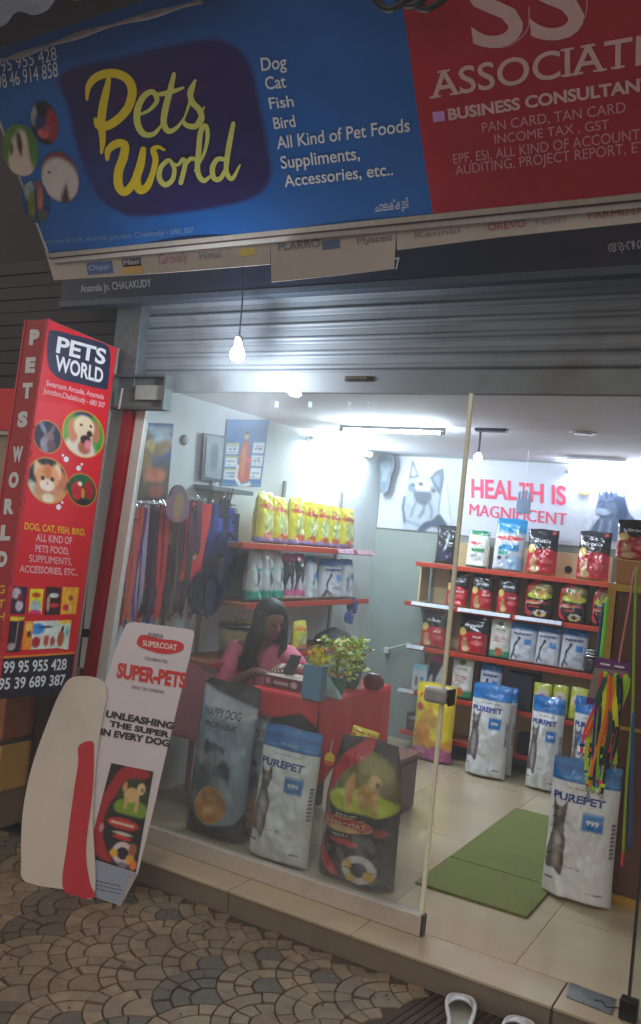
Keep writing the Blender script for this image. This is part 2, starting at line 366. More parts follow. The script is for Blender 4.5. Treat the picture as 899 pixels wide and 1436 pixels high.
for iy in range(-10, 10):
    for ix in range(-24, 24):
        cx = -2.0+ix*HH; cy = 2.6+iy*2*RS+(RS if ix % 2 else 0)
        if not (-4.6 < cx < .6 and 1.2 < cy < 3.5): continue
        tone = random.random(); fm = 3 if tone < .11 else None
        rings = [(1.0, .68, 6), (.68, .36, random.choice((3, 4))), (.36, 0, 1)]
        for q, (ra, rb, n) in enumerate(rings):
            ra *= RS; rb *= RS; g = .0026; jit = random.uniform(-.15, .15)
            for k in range(n):
                ts = []
                for e in (k, k+1):
                    t = e/n; ts.append(t+(jit+random.uniform(-.12, .12))/n if 0 < e < n else t)
                def pt(r, t, dt):
                    th = scale_theta(r)+dt/max(r, .02); a = th+(math.pi-2*th)*t; return r*math.cos(a), r*math.sin(a)
                poly = []
                if rb > 0:
                    ro, ri = ra-g, rb+g; m = 4
                    for j in range(m+1):
                        t = ts[0]+(ts[1]-ts[0])*j/m; th = scale_theta(ro); a = th+(math.pi-2*th)*t
                        lo_ = th+(math.pi-2*th)*ts[0]+g/ro; hi_ = th+(math.pi-2*th)*ts[1]-g/ro; a = min(max(a, lo_), hi_); poly.append((ro*math.cos(a), ro*math.sin(a)))
                    for j in range(m, -1, -1):
                        th = scale_theta(ri); t = ts[0]+(ts[1]-ts[0])*j/m; a = th+(math.pi-2*th)*t
                        lo_ = th+(math.pi-2*th)*ts[0]+g/ri; hi_ = th+(math.pi-2*th)*ts[1]-g/ri; a = min(max(a, lo_), hi_); poly.append((ri*math.cos(a), ri*math.sin(a)))
                else:
                    ro = ra-g; th = scale_theta(ro); th = th+g/ro
                    for j in range(9): a = th+(math.pi-2*th)*j/8; poly.append((ro*math.cos(a), ro*math.sin(a)))
                    # down the sides of the neighbouring fans to the tip
                    for sx in (-1, 1):
                        side = []
                        for j in range(1, 7):
                            yy = ro*math.sin(th)*(1-j/6)+(-HH+.02)*(j/6) if sx == -1 else ro*math.sin(th)*(j/6)+(-HH+.02)*(1-j/6)
                            xx = RS-math.sqrt(max(0, (RS+g)**2-(yy+HH)**2)); side.append((sx*max(xx, .002), yy))
                        poly += side
                poly = [(a, max(b, -2*HH+math.sqrt(max(0, RS*RS-a*a))+g)) for a, b in poly]
                # fans open towards +X, crowns to -X
                P = [(cx-b, cy+a) for a, b in poly]
                mx = sum(p[0] for p in P)/len(P); my = sum(p[1] for p in P)/len(P)
                if right_of_edge(mx, my) != _side or my > 3.165 or mx < -4.4: continue
                if max(p[1] for p in P) > 3.19: P = [(a, min(b, 3.188)) for a, b in P]
                mi = fm if fm is not None else (random.choice((0, 0, 1, 1, 2, 4)) if q < 2 else random.choice((3, 0, 1, 4)))
                stones.append((mx, my, P, mi, random.uniform(-.0035, .0025)))
def vis(s):
    p = np.array([s[0], s[1], GZ])-CAM; z = p@_f; X = 449.5+F*(p@R_)/z; Y = 718-F*(p@U_)/z
    return (0 if (-20 < X < 640 and 1120 < Y < 1470) else 5)+z*.1
stones.sort(key=vis)
rest = MB()
def sett_geo(mb, s, m=0):
    mx, my, P, mi, dz = s; n = len(P); z = GZ+dz
    tx, ty = random.uniform(-.02, .02), random.uniform(-.02, .02)
    def zz(x, y): return z+(x-mx)*tx+(y-my)*ty
    top = [(mx+(x-mx)*.955, my+(y-my)*.955, zz(x, y)) for x, y in P]; mid = [(x, y, zz(x, y)-.005) for x, y in P]; bot = [(x, y, -.112) for x, y in P]
    sgn = sum(P[i][0]*P[(i+1) % n][1]-P[(i+1) % n][0]*P[i][1] for i in range(n))
    f = [tuple(range(n))]+[(k, n+k, n+(k+1) % n, (k+1) % n) for k in range(n)]+[(n+k, 2*n+k, 2*n+(k+1) % n, n+(k+1) % n) for k in range(n)]
    if sgn < 0: f = [q[::-1] for q in f]
    mb.add(top+mid+bot, f, m)
for i, s in enumerate(stones):
    if i < 290:
        mb = MB(); sett_geo(mb, s); o = mb.build('sett', sett_mats[s[3]], pav)
    else: sett_geo(rest, s, s[3])
tag(rest.build('setts_beyond', sett_mats, pav), kind='stuff')
lit = MB()
for k in range(240):
    x = random.uniform(-3.4, -1.2); y = 3.17-abs(random.gauss(0, .18)) if k % 3 else random.uniform(2.2, 3.1); r = random.uniform(.002, .006); z = GZ+.001
    if right_of_edge(x, y) != _side: continue
    a = random.random()*3; lit.add([(x+r*math.cos(a+q)*(1+.5*(j % 2)), y+r*math.sin(a+q), z) for j, q in enumerate((0, 1.6, 3.1, 4.7))]+[(x, y, z+r*.7)], [(0, 1, 4), (1, 2, 4), (2, 3, 4), (3, 0, 4)], k % 2)
tag(lit.build('grit', [mat('grit_pale', (150, 140, 122), .9), mat('grit_dark', (60, 50, 42), .9)]), kind='stuff')
# --- drain grating by the step
gr = MB(); gx = norm([ed[0], ed[1], 0]); gy = np.array([gx[1], -gx[0], 0])*(-1 if _side else 1)
gy = gy if not (right_of_edge(*(E1+gy*.1)[:2]) == _side) else -gy
steel = mat('grating_iron', (62, 48, 38), .6, .5, var=.3, scale=40, bump=.3)
gratemb = MB(); O = E1+gx*-.25+gy*.012; O[2] = GZ-.004
gratemb.obox(O, gx*1.2, gy*.02, np.array([0, 0, -.02])); 
g_root = thing('drain_grating', (float(E1[0])+.1, float(E1[1])-.25, GZ-.03), 'brown ribbed iron drain grating between the setts and the shop step', 'grating')
gratemb.build('grating_frame', steel, g_root)
for k in range(26):
    b = MB(); b.obox(O+gy*(.035+k*.03), gx*1.2, gy*.014, np.array([0, 0, -.02])); b.build('grating_bar', steel, g_root)
# --- step and shop floor
tile_m = mat('step_tile', (176, 160, 134), .22, var=.05, scale=6, dirt=.10)
riser_m = mat('riser_tile', (120, 108, 94), .45, var=.08, scale=10, dirt=.3)
stp = struct('front_step', MB().box((-3.3, 3.205, -.14), (2.2, 3.40, -.012)), mat('step_core', (110, 100, 90), .9))
for x0, x1 in ((-3.3, -2.1), (-2.1, -.703), (-.697, .5), (.503, 1.7)):
    MB().box((x0, 3.19, -.108), (x1-.004, 3.2045, -.016), bev=.002).build('riser_tile', riser_m, stp)
for x0, x1 in ((-3.3, -2.7), (-2.7, -2.1), (-2.1, -1.5), (-1.5, -.70), (-.697, -.1), (-.1, .5), (.5, 1.1)):
    MB().box((x0, 3.182, -.0115), (x1-.003, 3.398, 0), bev=.002).build('step_tile', tile_m, stp)
floor = struct('shop_floor', MB().box((-3.2, 3.40, -.14), (RW, 6.6, -.010)), mat('floor_bed', (150, 140, 125), .9))
ftm = [mat('floor_tile_%d' % k, c, .13, var=.035, scale=4, dirt=.05) for k, c in enumerate(((182, 166, 138), (178, 162, 136), (186, 170, 142)))]
xs = [-3.2, -2.7, -2.1, -1.5, -.9, -.3, .3, RW]; ys = [3.4, 3.98, 4.58, 5.18, 5.78, 6.38, 6.5]
for i in range(7):
    for j in range(6):
        MB().box((xs[i], ys[j], -.0095), (xs[i+1]-.0025, ys[j+1]-.0025, 0)).build('floor_tile', ftm[(i*2+j) % 3], floor)
# metal spring plate set in the step, cracked
plate = thing('floor_spring_plate', tuple(PZ(825, 1402, 0.0)), 'worn steel floor spring plate set in the step beside the right glass panel', 'metal plate')
c4 = [PZ(x, y, .0015) for x, y in ((799, 1378), (864, 1402), (858, 1424), (794, 1398))]
MB().prism(c4, (0, 0, .0025)).build('plate', mat('worn_steel', (128, 132, 134), .4, .7, var=.3, scale=20, dirt=.35), plate)
cr = MB(); cr.ribbon([PZ(833, 1402, .0045), PZ(845, 1405, .0045), PZ(850, 1412, .0045), PZ(866, 1413, .0045), PZ(878, 1420, .0045)], .006, (0, 1, 0), .002)
cr.build('crack', mat('crack_dark', (40, 34, 30), .9), plate)

# --- room shell
struct('left_wall', MB().box((LW-.12, GY+.03, -.14), (LW, BY, CZ)), PLASTER)
struct('back_wall', MB().box((LW-.12, BY, -.14), (RW+.12, BY+.12, CZ)), mat('grey_wall_paint', (140, 148, 142), .7, var=.04, scale=5, bump=.05))
struct('right_wall', MB().box((RW, 3.40, -.14), (RW+.12, BY, CZ)), PLASTER)
struct('ceiling', MB().box((LW-.12, 3.46, CZ), (RW+.12, BY+.12, CZ+.1)), mat('ceiling_paint', (224, 226, 236), .8, var=.02, scale=4))
dark_wall = mat('dark_facade', (46, 42, 44), .85, var=.2, scale=6, bump=.2)
fac = thing('shop_building', (-1.2, 3.6, -.1), 'dark upper facade of the shop building above the shutter and behind the banner', 'building')
MB().box((-8, 3.60, CZ+.105), (5, 3.9, 6.2)).build('facade_wall', dark_wall, fac)
MB().box((RW+.13, 3.42, -.14), (5, 3.9, CZ+.10)).build('pier', dark_wall, fac)
MB().box((-8, 3.50, -.14), (LW-.13, 3.62, 6.0)).build('side_wall', dark_wall, fac)

# --- roller shutter
sh = thing('roller_shutter', (-1.6, 3.41, 2.2), 'rolled up grey steel shutter with ribbed slats and a plain bottom rail above the glass', 'shutter')
shm = mat('shutter_steel', (122, 130, 138), .55, .1, var=.16, scale=3, stretch=(.6, 1, 9), dirt=.5)
for k in range(8):
    z0 = 2.305+k*.0655; prof = []
    for t, y in ((0, 0), (.10, -.002), (.22, -.016), (.34, -.019), (.44, -.016), (.52, -.004), (.60, -.001), (.99, 0)): prof.append((t*.0655, y))
    mb = MB(); xs_ = np.linspace(-3.094, .75, 40); P = np.zeros((len(prof), 40, 3))
    for j, (dz, y) in enumerate(prof):
        P[j, :, 0] = xs_; P[j, :, 2] = z0+dz; P[j, :, 1] = 3.415-y*-1+.0016*np.sin(xs_*5+k*2)+.0018*(vnoise(xs_*4, xs_*0+k, 5)-.5)
    mb.grid(P); B = P.copy(); B[:, :, 1] = 3.425; mb.grid(B[::-1]); mb.build('slat', shm, sh, smooth=False)
MB().box((-3.07, 3.395, 2.205), (.76, 3.425, 2.303), bev=.004).build('bottom_rail', mat('rail_steel', (112, 120, 126), .55, .1, var=.14, scale=4, dirt=.5), sh)
hb = PY(503, 531, 3.39)
mb = MB(); mb.box(hb+[-.07, -.004, -.012], hb+[.07, .004, .012], bev=.004); mb.tube([hb+[-.05, -.01, 0], hb+[.05, -.01, 0]], .008)
mb.build('pull_handle', mat('rusty_iron', (74, 66, 60), .7, .4, var=.4, scale=60, bump=.3), sh)
# guide on the left, painted red
gl = thing('shutter_guide_post', (-3.14, 3.35, -.1), 'glossy dark red shutter guide post between box sign and white jamb', 'post')
gm = mat('red_gloss_paint', (142, 14, 30), .25, 0, var=.1, scale=10, coat=.4, dirt=.1)
MB().obox((-3.285, 3.345, -.1), (.062, 0, 0), (0, .05, 0), (.135, 0, 2.21)).build('post_body', gm, gl)
MB().obox((-3.221, 3.36, -.1), (.014, 0, 0), (0, .035, 0), (.135, 0, 2.21)).build('post_lip', gm, gl)
MB().box((-3.26, 3.34, 2.2), (-3.09, 3.44, 2.80), bev=.004).build('shutter_channel', mat('channel_grey', (96, 104, 110), .5, .4, var=.15, dirt=.3), gl)
jm = MB().obox((-3.198, 3.362, 0), (.062, 0, 0), (0, .033, 0), (.128, 0, 2.205))
tag(jm.build('window_jamb', mat('white_aluminium', (196, 198, 192), .4, .1, var=.05, dirt=.12)), 'white jamb strip at the left end of the shop glass', 'jamb')
# steel box at the head of the jamb
lk = thing('meter_box', tuple(PY(205, 560, 3.30)), 'grey steel box with dark inside hung at the left head of the shop window', 'metal box')
a = PY(158, 525, 3.30); b = PY(228, 574, 3.30); bm_ = mat('box_steel', (84, 94, 92), .5, .3, var=.15, dirt=.3)
t = .012; A = np.array([a[0], 3.30, b[2]]); B = np.array([b[0], 3.36, a[2]])
MB().box(A, (B[0], 3.36, A[2]+t)).box((A[0], 3.30, B[2]-t), (B[0], 3.36, B[2])).box((A[0], 3.30, A[2]+t), (A[0]+t, 3.36, B[2]-t)).box((B[0]-t, 3.30, A[2]+t), (B[0], 3.36, B[2]-t)).build('box_frame', bm_, lk)
MB().box((A[0]+t, 3.345, A[2]+t), (B[0]-t, 3.358, B[2]-t)).build('box_back', mat('box_inner', (92, 100, 98), .6), lk)
MB().box((A[0]+.14, 3.325, A[2]+.05), (B[0]-.03, 3.344, B[2]-.05), bev=.003).build('cover_plate', mat('cover_grey', (150, 158, 154), .4), lk)
MB().tube([A+[.09, -.012, .10], A+[.085, -.012, .05], A+[.08, -.012, -.005]], .006).build('hook', mat('bright_steel', (190, 194, 196), .2, .9), lk)

# --- shop glass
G1 = glass_mat('window_glass', .05); G2 = glass_mat('door_glass', .05, refl=.3)
alu = mat('glass_edge', (232, 232, 206), .3, 0, var=.05)
fx = thing('window_pane', (-2.16, GY, 0), 'large fixed glass shop window with white bottom rail left of the doorway', 'window')
MB().box((-3.028, GY-.004, .078), (-1.292, GY+.004, 2.203)).build('pane', G1, fx)
MB().box((-3.05, GY-.022, .001), (-1.281, GY+.022, .082), bev=.003).build('bottom_rail', mat('white_rail', (188, 180, 170), .4, .1, var=.06, dirt=.22), fx)
MB().box((-1.296, GY-.008, .084), (-1.281, GY+.008, 2.203)).build('edge_strip', alu, fx)
MB().box((-1.2805, GY-.018, 0.002), (-1.272, GY+.018, .085)).build('rail_end_cap', mat('cap_dark', (60, 56, 50), .5), fx)
lp = PY(614, 975, GY-.02); MB().box(lp+[-.055, -.022, -.032], lp+[.045, .022, .032], bev=.014).build('patch_lock', mat('satin_steel', (170, 170, 172), .4, .3), fx)
MB().box(lp+[.047, -.014, -.034], lp+[.062, .04, .034], bev=.004).build('lock_keep', mat('lock_black', (28, 28, 28), .4), fx)
# stickers on the window
stk = mat('white_sticker', (225, 235, 240), .6)
for (x, y) in ((388, 567), (435, 567), (490, 567), (518, 567)):
    p = PY(x, y, GY+.006); m_ = MB()
    m_.box(p+[-.008, 0, -.014], p+[-.003, .002, .014]); m_.box(p+[.004, 0, -.014], p+[.009, .002, .012]); m_.box(p+[-.003, 0, -.002], p+[.004, .002, .003])
    o = m_.build('sticker_mark', stk, fx)
dr = thing('glass_side_panel', (.05, GY-.05, 0), 'frameless glass panel with black shoe closing the right side of the doorway', 'glass panel')
MB().box((-.462, 3.272, .012), (.60, 3.282, 2.203)).build('pane', G2, dr)
MB().box((-.468, 3.266, .013), (-.459, 3.288, 2.2)).build('edge_seal', mat('edge_dark', (46, 44, 40), .4), dr)
MB().box((-.492, 3.256, .002), (-.43, 3.298, .075), bev=.006).build('pivot_shoe', mat('shoe_black', (22, 22, 22), .35, .3), dr)

# ================================================================ LIGHTS (the lamps of the place, plus one tube for a reflection)
def em(name, rgb, st): return mat(name, rgb, .5, emit=st, var=0)
def area(name, loc, rot, sx, sy, power, colr):
    l = bpy.data.lights.new(name, 'AREA'); l.shape = 'RECTANGLE'; l.size = sx; l.size_y = sy; l.energy = power; l.color = colr
    o = bpy.data.objects.new(name, l); col.objects.link(o); o.location = loc; o.rotation_euler = rot; return o
COOL = (.86, .94, 1.0)
def tube_lamp(a, b, label, down, power, wall_n, rad=.014):
    a = np.array(a, float); b = np.array(b, float); c = (a+b)/2
    r = thing('tube_light', tuple(c), label, 'tube light', 'tube lights in the shop')
    MB().tube([a, b], rad, 10).build('tube', em('tube_glow_%d' % power, (226, 241, 255), power), r)
    w = np.array(wall_n, float)
    d = norm(b-a); MB().obox(a-d*.02+w*(rad+.004)-np.cross(d, w)*rad, (b-a)+d*.04, np.cross(d, w)*rad*2, w*.022).build('batten', mat('batten_white', (220, 224, 226), .5), r)
    for e, s in ((a, 1), (b, -1)): MB().tube([e-d*.02*s, e+d*.012*s], rad+.003, 8).build('end_cap', mat('batten_cap', (200, 204, 206), .5), r)
    return r
tube_lamp((-3.135, 5.22, 2.225), (-3.135, 6.14, 2.225), 'bright tube light along the top of the left wall', None, 250, (-1, 0, 0))
tube_lamp((-1.66, 6.435, 2.215), (-.75, 6.435, 2.215), 'bright tube light at the top of the back wall above the cat poster', None, 95, (0, 1, 0))
tube_lamp((-2.66, 4.79, CZ-.045), (-1.99, 4.79, CZ-.045), 'short slim glowing tube across the ceiling, standing in for a reflection', None, 330, (0, 0, 1), .007)  # tube added in place of a bright line reflected in the glass
# bulb outside, on its flex
bp_ = PY(333, 497, 3.17)
bl = thing('hanging_bulb', tuple(bp_), 'lit white bulb hanging on a wire in front of the shutter', 'light bulb')
MB().lathe(bp_, [(.004, -.034), (.02, -.031), (.032, -.016), (.034, 0), (.03, .016), (.02, .032), (.015, .04)], 16).build('bulb', em('bulb_glow', (236, 244, 255), 60), bl, smooth=True)
MB().lathe(bp_, [(.016, .041), (.019, .045), (.019, .075), (.012, .085), (.004, .09)], 12).build('lamp_holder', mat('holder_white', (190, 190, 186), .4), bl, smooth=True)
MB().tube([bp_+[0, 0, .09], bp_+[.004, -.01, .25], bp_+[.0, -.06, .5]], .0035, 6).build('flex', mat('flex_black', (30, 30, 32), .5), bl)
def point(name, loc, power, colr, rad=.04):
    l = bpy.data.lights.new(name, 'POINT'); l.energy = power; l.color = colr; l.shadow_soft_size = rad
    o = bpy.data.objects.new(name, l); col.objects.link(o); o.location = loc
point('bulb_lamp', tuple(bp_+[0, -.10, -.06]), 14, (.86, .93, 1.0))
# bulb inside beyond the glass edge
ip = PZ(690, 606, CZ-.02); ib = np.array([ip[0]-.07, ip[1], 2.10])
il = thing('ceiling_bulb', tuple(ib), 'small lit bulb on a dark drop holder just right of the glass edge', 'light bulb')
MB().box(ip+[-.10, -.03, .0], ip+[.09, .03, .02], bev=.008).build('ceiling_plate', mat('plate_grey', (86, 88, 104), .5), il)
MB().tube([np.array([ib[0], ib[1], CZ-.02]), ib+[0, 0, .03]], .007, 8).build('drop_holder', mat('plate_grey'), il)
MB().lathe(ib, [(.003, -.026), (.016, -.02), (.024, -.006), (.024, .006), (.014, .026), (.01, .03)], 14).build('bulb', em('bulb_glow2', (228, 236, 255), 30), il, smooth=True)
# round downlight in the ceiling
dl = PZ(818, 607, CZ-.004); r = thing('ceiling_downlight', tuple(dl), 'small unlit white round fitting in the ceiling right of the doorway', 'ceiling light')
MB().lathe(dl, [(.07, -.006), (.075, 0), (.075, .003)], 20).build('fitting_rim', mat('batten_white'), r); MB().lathe(dl, [(.045, -.012), (.05, -.0065)], 16).build('diffuser', mat('diffuser_white', (230, 232, 240), .4), r)
pl = PY(840, 641, 6.2); r = tag(MB().box((pl[0]-.2, 6.1, CZ-.02), (pl[0]+.2, 6.3, CZ-.002), bev=.004).build('ceiling_panel', mat('diffuser_white')), 'flat white panel on the ceiling in front of the back wall tube', 'ceiling panel')

# --- thin volume added to lift the darks and give the lamps a glow
hz = MB().box((-9, -1.6, -1.2), (6.2, 7.2, 5.2)).build('haze', bpy.data.materials.new('haze_veil'))
hm = hz.data.materials[0]; hm.use_nodes = True; hn = hm.node_tree.nodes
for n in list(hn): hn.remove(n)
ho = hn.new('ShaderNodeOutputMaterial'); hv = hn.new('ShaderNodeVolumePrincipled'); hv.inputs['Color'].default_value = (.86, .92, 1, 1); hv.inputs['Density'].default_value = .014
hm.node_tree.links.new(hv.outputs[0], ho.inputs['Volume']); tag(hz, kind='stuff')
# ================================================================ SIGNS
# --- big vinyl banner, tilted outwards at the top
YB = 2.95; bb = PY(606, 300, YB); TA = math.radians(36)
BF = Face((bb[0], YB, bb[2]), (1, 0, 0), (0, -math.sin(TA), math.cos(TA)))
def bl_uv(p): d = np.array(p)-BF.O; return d@BF.eu, d@BF.ev
lb = bl_uv(BF.at(70, 360)); uL = lb[0]; uR = 1.55
bt = bl_uv(BF.at(300, 2)); vT = 1.02
bn = thing('shop_banner', (-1.6, YB, float(BF.O[2])), 'large blue and red printed banner above the shutter reading Pets World and SS Associates', 'banner')
def _wave(u, v): return .0045*(np.sin(u*7.3+v*3+.6)*np.sin(v*5.1-u*1.3)+.5*np.sin(u*17+v*9)*np.clip(v, 0, 1))
BF.wave = _wave
def B3(u, v, off=0): return BF.O+BF.eu*u+BF.ev*v+BF.n*off
def flat_uv(u0, u1, v0, v1, nu, nv, off, wav=0):
    def f(u, v):
        U = u0+(u1-u0)*u; V = v0+(v1-v0)*v; o = off+wav*(np.sin(U*9+V*4)*.5+np.sin(U*3.1-V*6))
        return BF.O+U[..., None]*BF.eu+V[..., None]*BF.ev+o[..., None]*BF.n
    return f
def wavef(U, V): return .0
us = 0.003
blu = ink('banner_blue', (24, 96, 172), dirt=.10, var=.10, scale=3); redm = ink('banner_red', (172, 32, 54), dirt=.08, var=.08, scale=3)
PURP = [(86, 102), (180, 78), (282, 55), (322, 60), (350, 85), (362, 130), (375, 200), (381, 245), (360, 275), (300, 292), (200, 304), (165, 296), (138, 275), (112, 222), (95, 150)]
def sheet_grid(name, u0, u1, nu, nv, art):
    u, v = np.meshgrid(np.linspace(0, 1, nu), np.linspace(0, 1, nv)); A = Art(u, v); art(A)
    P = BF.O+(u0+(u1-u0)*u)[..., None]*BF.eu+(v*vT)[..., None]*BF.ev; P = BF.wv(P); mb = MB(); mb.grid(P, c=A.C); Q = P-BF.n*.004; mb.grid(Q[:, ::-1], c=A.C); return mb.build(name, VINYL, bn, smooth=True)
def a_blue(A):
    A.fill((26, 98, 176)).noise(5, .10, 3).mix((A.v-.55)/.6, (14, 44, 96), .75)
    q = [bl_uv(BF.raw(*p)) for p in PURP]; A.poly([((a-uL)/(us-uL), b/vT) for a, b in q], (42, 30, 92), .016, .96)
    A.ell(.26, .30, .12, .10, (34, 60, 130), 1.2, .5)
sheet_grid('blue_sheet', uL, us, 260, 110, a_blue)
sheet_grid('red_sheet', us, uR, 80, 50, lambda A: A.fill((172, 32, 54)).noise(4, .12, 5))
whitec = ink('ink_white', (222, 226, 232)); yel = ink('ink_yellow', (228, 205, 30)); pyel = ink('ink_pale_yellow', (212, 214, 110))
rw = ink('ink_rose_white', (214, 178, 178)); lavi = ink('ink_lavender', (205, 150, 215))
# brush lettering
def script(strokes, w, c, off, z=2):
    m_ = MB()
    for k_, s in enumerate(strokes): stroke(m_, BF, [(p[0]/z, p[1]/z)+tuple(p[2:]) for p in s], w, off+.0004*k_)
    return m_.build('lettering', c, bn)
S_P = [[(246, 278, .35), (252, 240, .8), (278, 213, 1.05), (320, 205, 1.1), (356, 220, 1.1), (372, 252, 1.1), (364, 296, 1.1), (338, 330, 1.1), (304, 352, 1.1), (278, 352, .9), (270, 334, .5)],
       [(308, 222, .6), (300, 262, .95), (290, 310, 1.1), (287, 350, 1.0), (290, 392, .8), (286, 428, .35)]]
S_ets = [[(392, 322, .5), (420, 308, .6), (440, 282, .8), (428, 258, .9), (404, 270, 1), (388, 305, 1.1), (388, 345, 1.1), (404, 374, 1), (430, 376, .8), (450, 356, .5), (464, 330, .35)],
         [(488, 208, .7), (478, 250, 1), (464, 305, 1.1), (460, 345, 1), (474, 368, .9), (498, 356, .6), (520, 326, .35)], [(440, 266, .7), (480, 258, .8), (514, 246, .45)],
         [(548, 226, .5), (534, 256, .9), (540, 286, 1), (560, 308, 1), (566, 334, 1), (548, 354, 1), (522, 350, .8), (514, 336, .5)], [(518, 330, .3), (532, 290, .5), (546, 238, .4)], [(552, 350, .6), (574, 300, .3)]]
S_W = [[(302, 446, .5), (306, 420, .9), (330, 402, 1.1), (352, 406, 1.1), (348, 440, 1.2), (334, 480, 1.2), (334, 520, 1.2), (350, 538, 1.1), (370, 520, 1), (388, 480, .8), (402, 440, .8)],
       [(404, 418, .8), (396, 460, 1.1), (384, 500, 1.1), (392, 532, 1.1), (412, 524, 1), (428, 490, .8), (438, 448, .8), (432, 420, .8), (446, 412, .5), (462, 420, .35)]]
S_orl = [[(470, 450, .8), (452, 470, .9), (448, 500, 1), (464, 518, 1), (484, 504, .9), (490, 474, .8), (478, 450, .7), (470, 450, .6)], [(480, 456, .5), (500, 462, .6), (514, 446, .7), (520, 462, .9), (508, 512, .9)], [(516, 470, .5), (534, 446, .8), (548, 446, .7)],
         [(548, 478, .4), (574, 430, .6), (584, 380, .8), (578, 352, .8), (564, 370, 1), (558, 430, 1.05), (556, 480, 1), (572, 506, .9), (594, 492, .5)],
         [(634, 446, .8), (612, 446, .9), (598, 470, 1), (602, 498, 1), (620, 500, .9), (638, 470, .7)], [(656, 346, .8), (648, 390, 1), (640, 440, 1), (638, 480, .9), (654, 500, .8), (676, 462, .35)]]
for st_, c_, w_ in ((S_P, yel, 11), (S_ets, pyel, 8.4), (S_W, yel, 10.5), (S_orl, pyel, 7.6)): script(st_, w_, c_, .0024)
mb = MB()     # pink brush scratches behind the name
for i in range(7): stroke(mb, BF, [(160+i*6, 148-i*1.5, .2), (176+i*6, 136-i*1.5, .6), (192+i*6, 124-i*1.5, .2)], 1.6, .0018)
for i in range(5): stroke(mb, BF, [(232+i*8, 150-i*2, .2), (248+i*8, 136-i*2, .6), (262+i*8, 124-i*2, .2)], 1.4, .0018)
mb.build('brush_scratches', ink('ink_magenta', (150, 40, 120)), bn)
def btext(st, L, R, T, c=whitec, **k):
    mb = MB(); put_text(mb, BF, st, L, R, T, **k); return mb.build('lettering', c, bn)
for t in (('Dog', (368, 99), (403, 95), (366.5, 81)), ('Cat', (374, 125.5), (402.5, 122), (371.5, 108)), ('Fish', (379, 152.5), (413, 149), (376.5, 137)),
          ('Bird', (385, 181), (415, 177.5), (382.5, 165)), ('All Kind of Pet Foods', (389, 209), (576, 183.5), (387, 192)),
          ('Suppliments,', (395, 236.5), (505, 223.5), (392.5, 219.5)), ('Accessories, etc..', (400, 262), (552, 245), (398, 246))): btext(*t, bold=.012)
btext('\u0d1a\u0d3e\u0d32\u0d15\u0d4d\u0d15\u0d41\u0d1f\u0d3f', (526, 297), (573, 291), (525, 285))
for t in (('39 95 955 428', (-17, 106), (80.5, 84), (-20, 88)), ('98 46 914 858', (-2.5, 125), (82, 107), (-5, 105))): btext(*t)
btext('Swarnam Arcade, Anamala Junction, Chalakudy - 680 307', (60, 342.5), (271, 326.5), (59, 335.5), c=ink('ink_faded', (120, 150, 190)))
btext('SS', (664, 68), (822, 48), (650, -36), c=rw, serif=True, bold=.012)
mb = MB()
stroke(mb, BF, [(667, 60), (690, 67), (718, 62), (740, 40), (742, 10)], 1.2, .0022); stroke(mb, BF, [(744, 47), (775, 52), (800, 45), (820, 25), (824, 0)], 1.2, .0022); mb.build('letter_outline', rw, bn)
btext('ASSOCIATES', (603.5, 138), (952, 82), (600.5, 102), c=rw, serif=True, bold=.01)
btext('BUSINESS CONSULTANTS', (630, 168), (930, 122.5), (628, 153), c=rw, bold=.035)
sq = MB(); flat_poly(sq, BF, [(607, 157), (623.5, 155), (625, 169), (608.5, 171)], .002); sq.build('square_bullet', lavi, bn)
dim = ink('ink_dim_rose', (206, 150, 158))
for t in (('PAN CARD, TAN CARD', (677, 185.5), (878, 157), (675.5, 172)), ('INCOME TAX , GST', (694.5, 201.5), (855, 180.5), (693, 189)),
          ('EPF, ESI, ALL KIND OF ACCOUNTING', (637, 229.5), (932, 191), (635.5, 216)), ('AUDITING, PROJECT REPORT, ETC', (640, 245), (920, 210.5), (638.5, 231.5))): btext(*t, c=dim)
# the four oval pet photographs on the banner
def a_bird(A): A.fill((14, 18, 40)).ell(-.75, .25, .25, .5, (150, 160, 170), .4).ell(-.2, .0, .5, .35, (30, 40, 90), .4).ell(.6, .0, .5, .8, (150, 40, 60), .5).ell(-.1, -.5, .4, .22, (196, 90, 90), .4).ell(.2, -.2, .3, .15, (160, 80, 100), .4).noise(4, .4, 2)
def a_pup(A): A.fill((84, 130, 50)).noise(3, .25, 5).poly([(-.5, -.9), (-.6, 0), (-.2, .7), (.2, .75), (.4, .3), (.55, -.3), (.8, -.9)], (214, 196, 180), .15).poly([(-.25, .6), (-.05, .65), (.1, .2), (.05, -.2), (-.15, .1)], (70, 44, 42), .12).ell(-.5, -.0, .12, .25, (100, 84, 60), .5).noise(5, .12, 1)
def a_rabbit(A): A.fill((120, 60, 70)).ell(0, -.1, .98, .85, (205, 196, 190), .2).poly([(.05, -1), (.25, -.3), (.35, -.25), (.5, -.9)], (80, 40, 60), .12).ell(-.55, .1, .08, .06, (90, 50, 50), .5).noise(3, .1, 8)
def a_parr(A): A.fill((18, 70, 120)).ell(-.5, .5, .35, .5, (140, 160, 160), .4).ell(-.3, -.2, .25, .7, (120, 120, 30), .4).ell(.3, .2, .2, .6, (190, 110, 70), .4).ell(.1, .8, .2, .2, (150, 80, 70), .4).ell(.5, -.6, .4, .3, (90, 90, 80), .4).noise(5, .3, 6)
for (cx, cy, rx, ry, ar) in ((62, 173, 20, 31, a_bird), (29, 211, 25, 37, a_pup), (84, 249, 27, 36, a_rabbit), (51, 283, 20, 30, a_parr)):
    disc_picture('pet_photograph', bn, BF, cx, cy, rx, ry, .0022, ar, 14, 36, sk=.25)
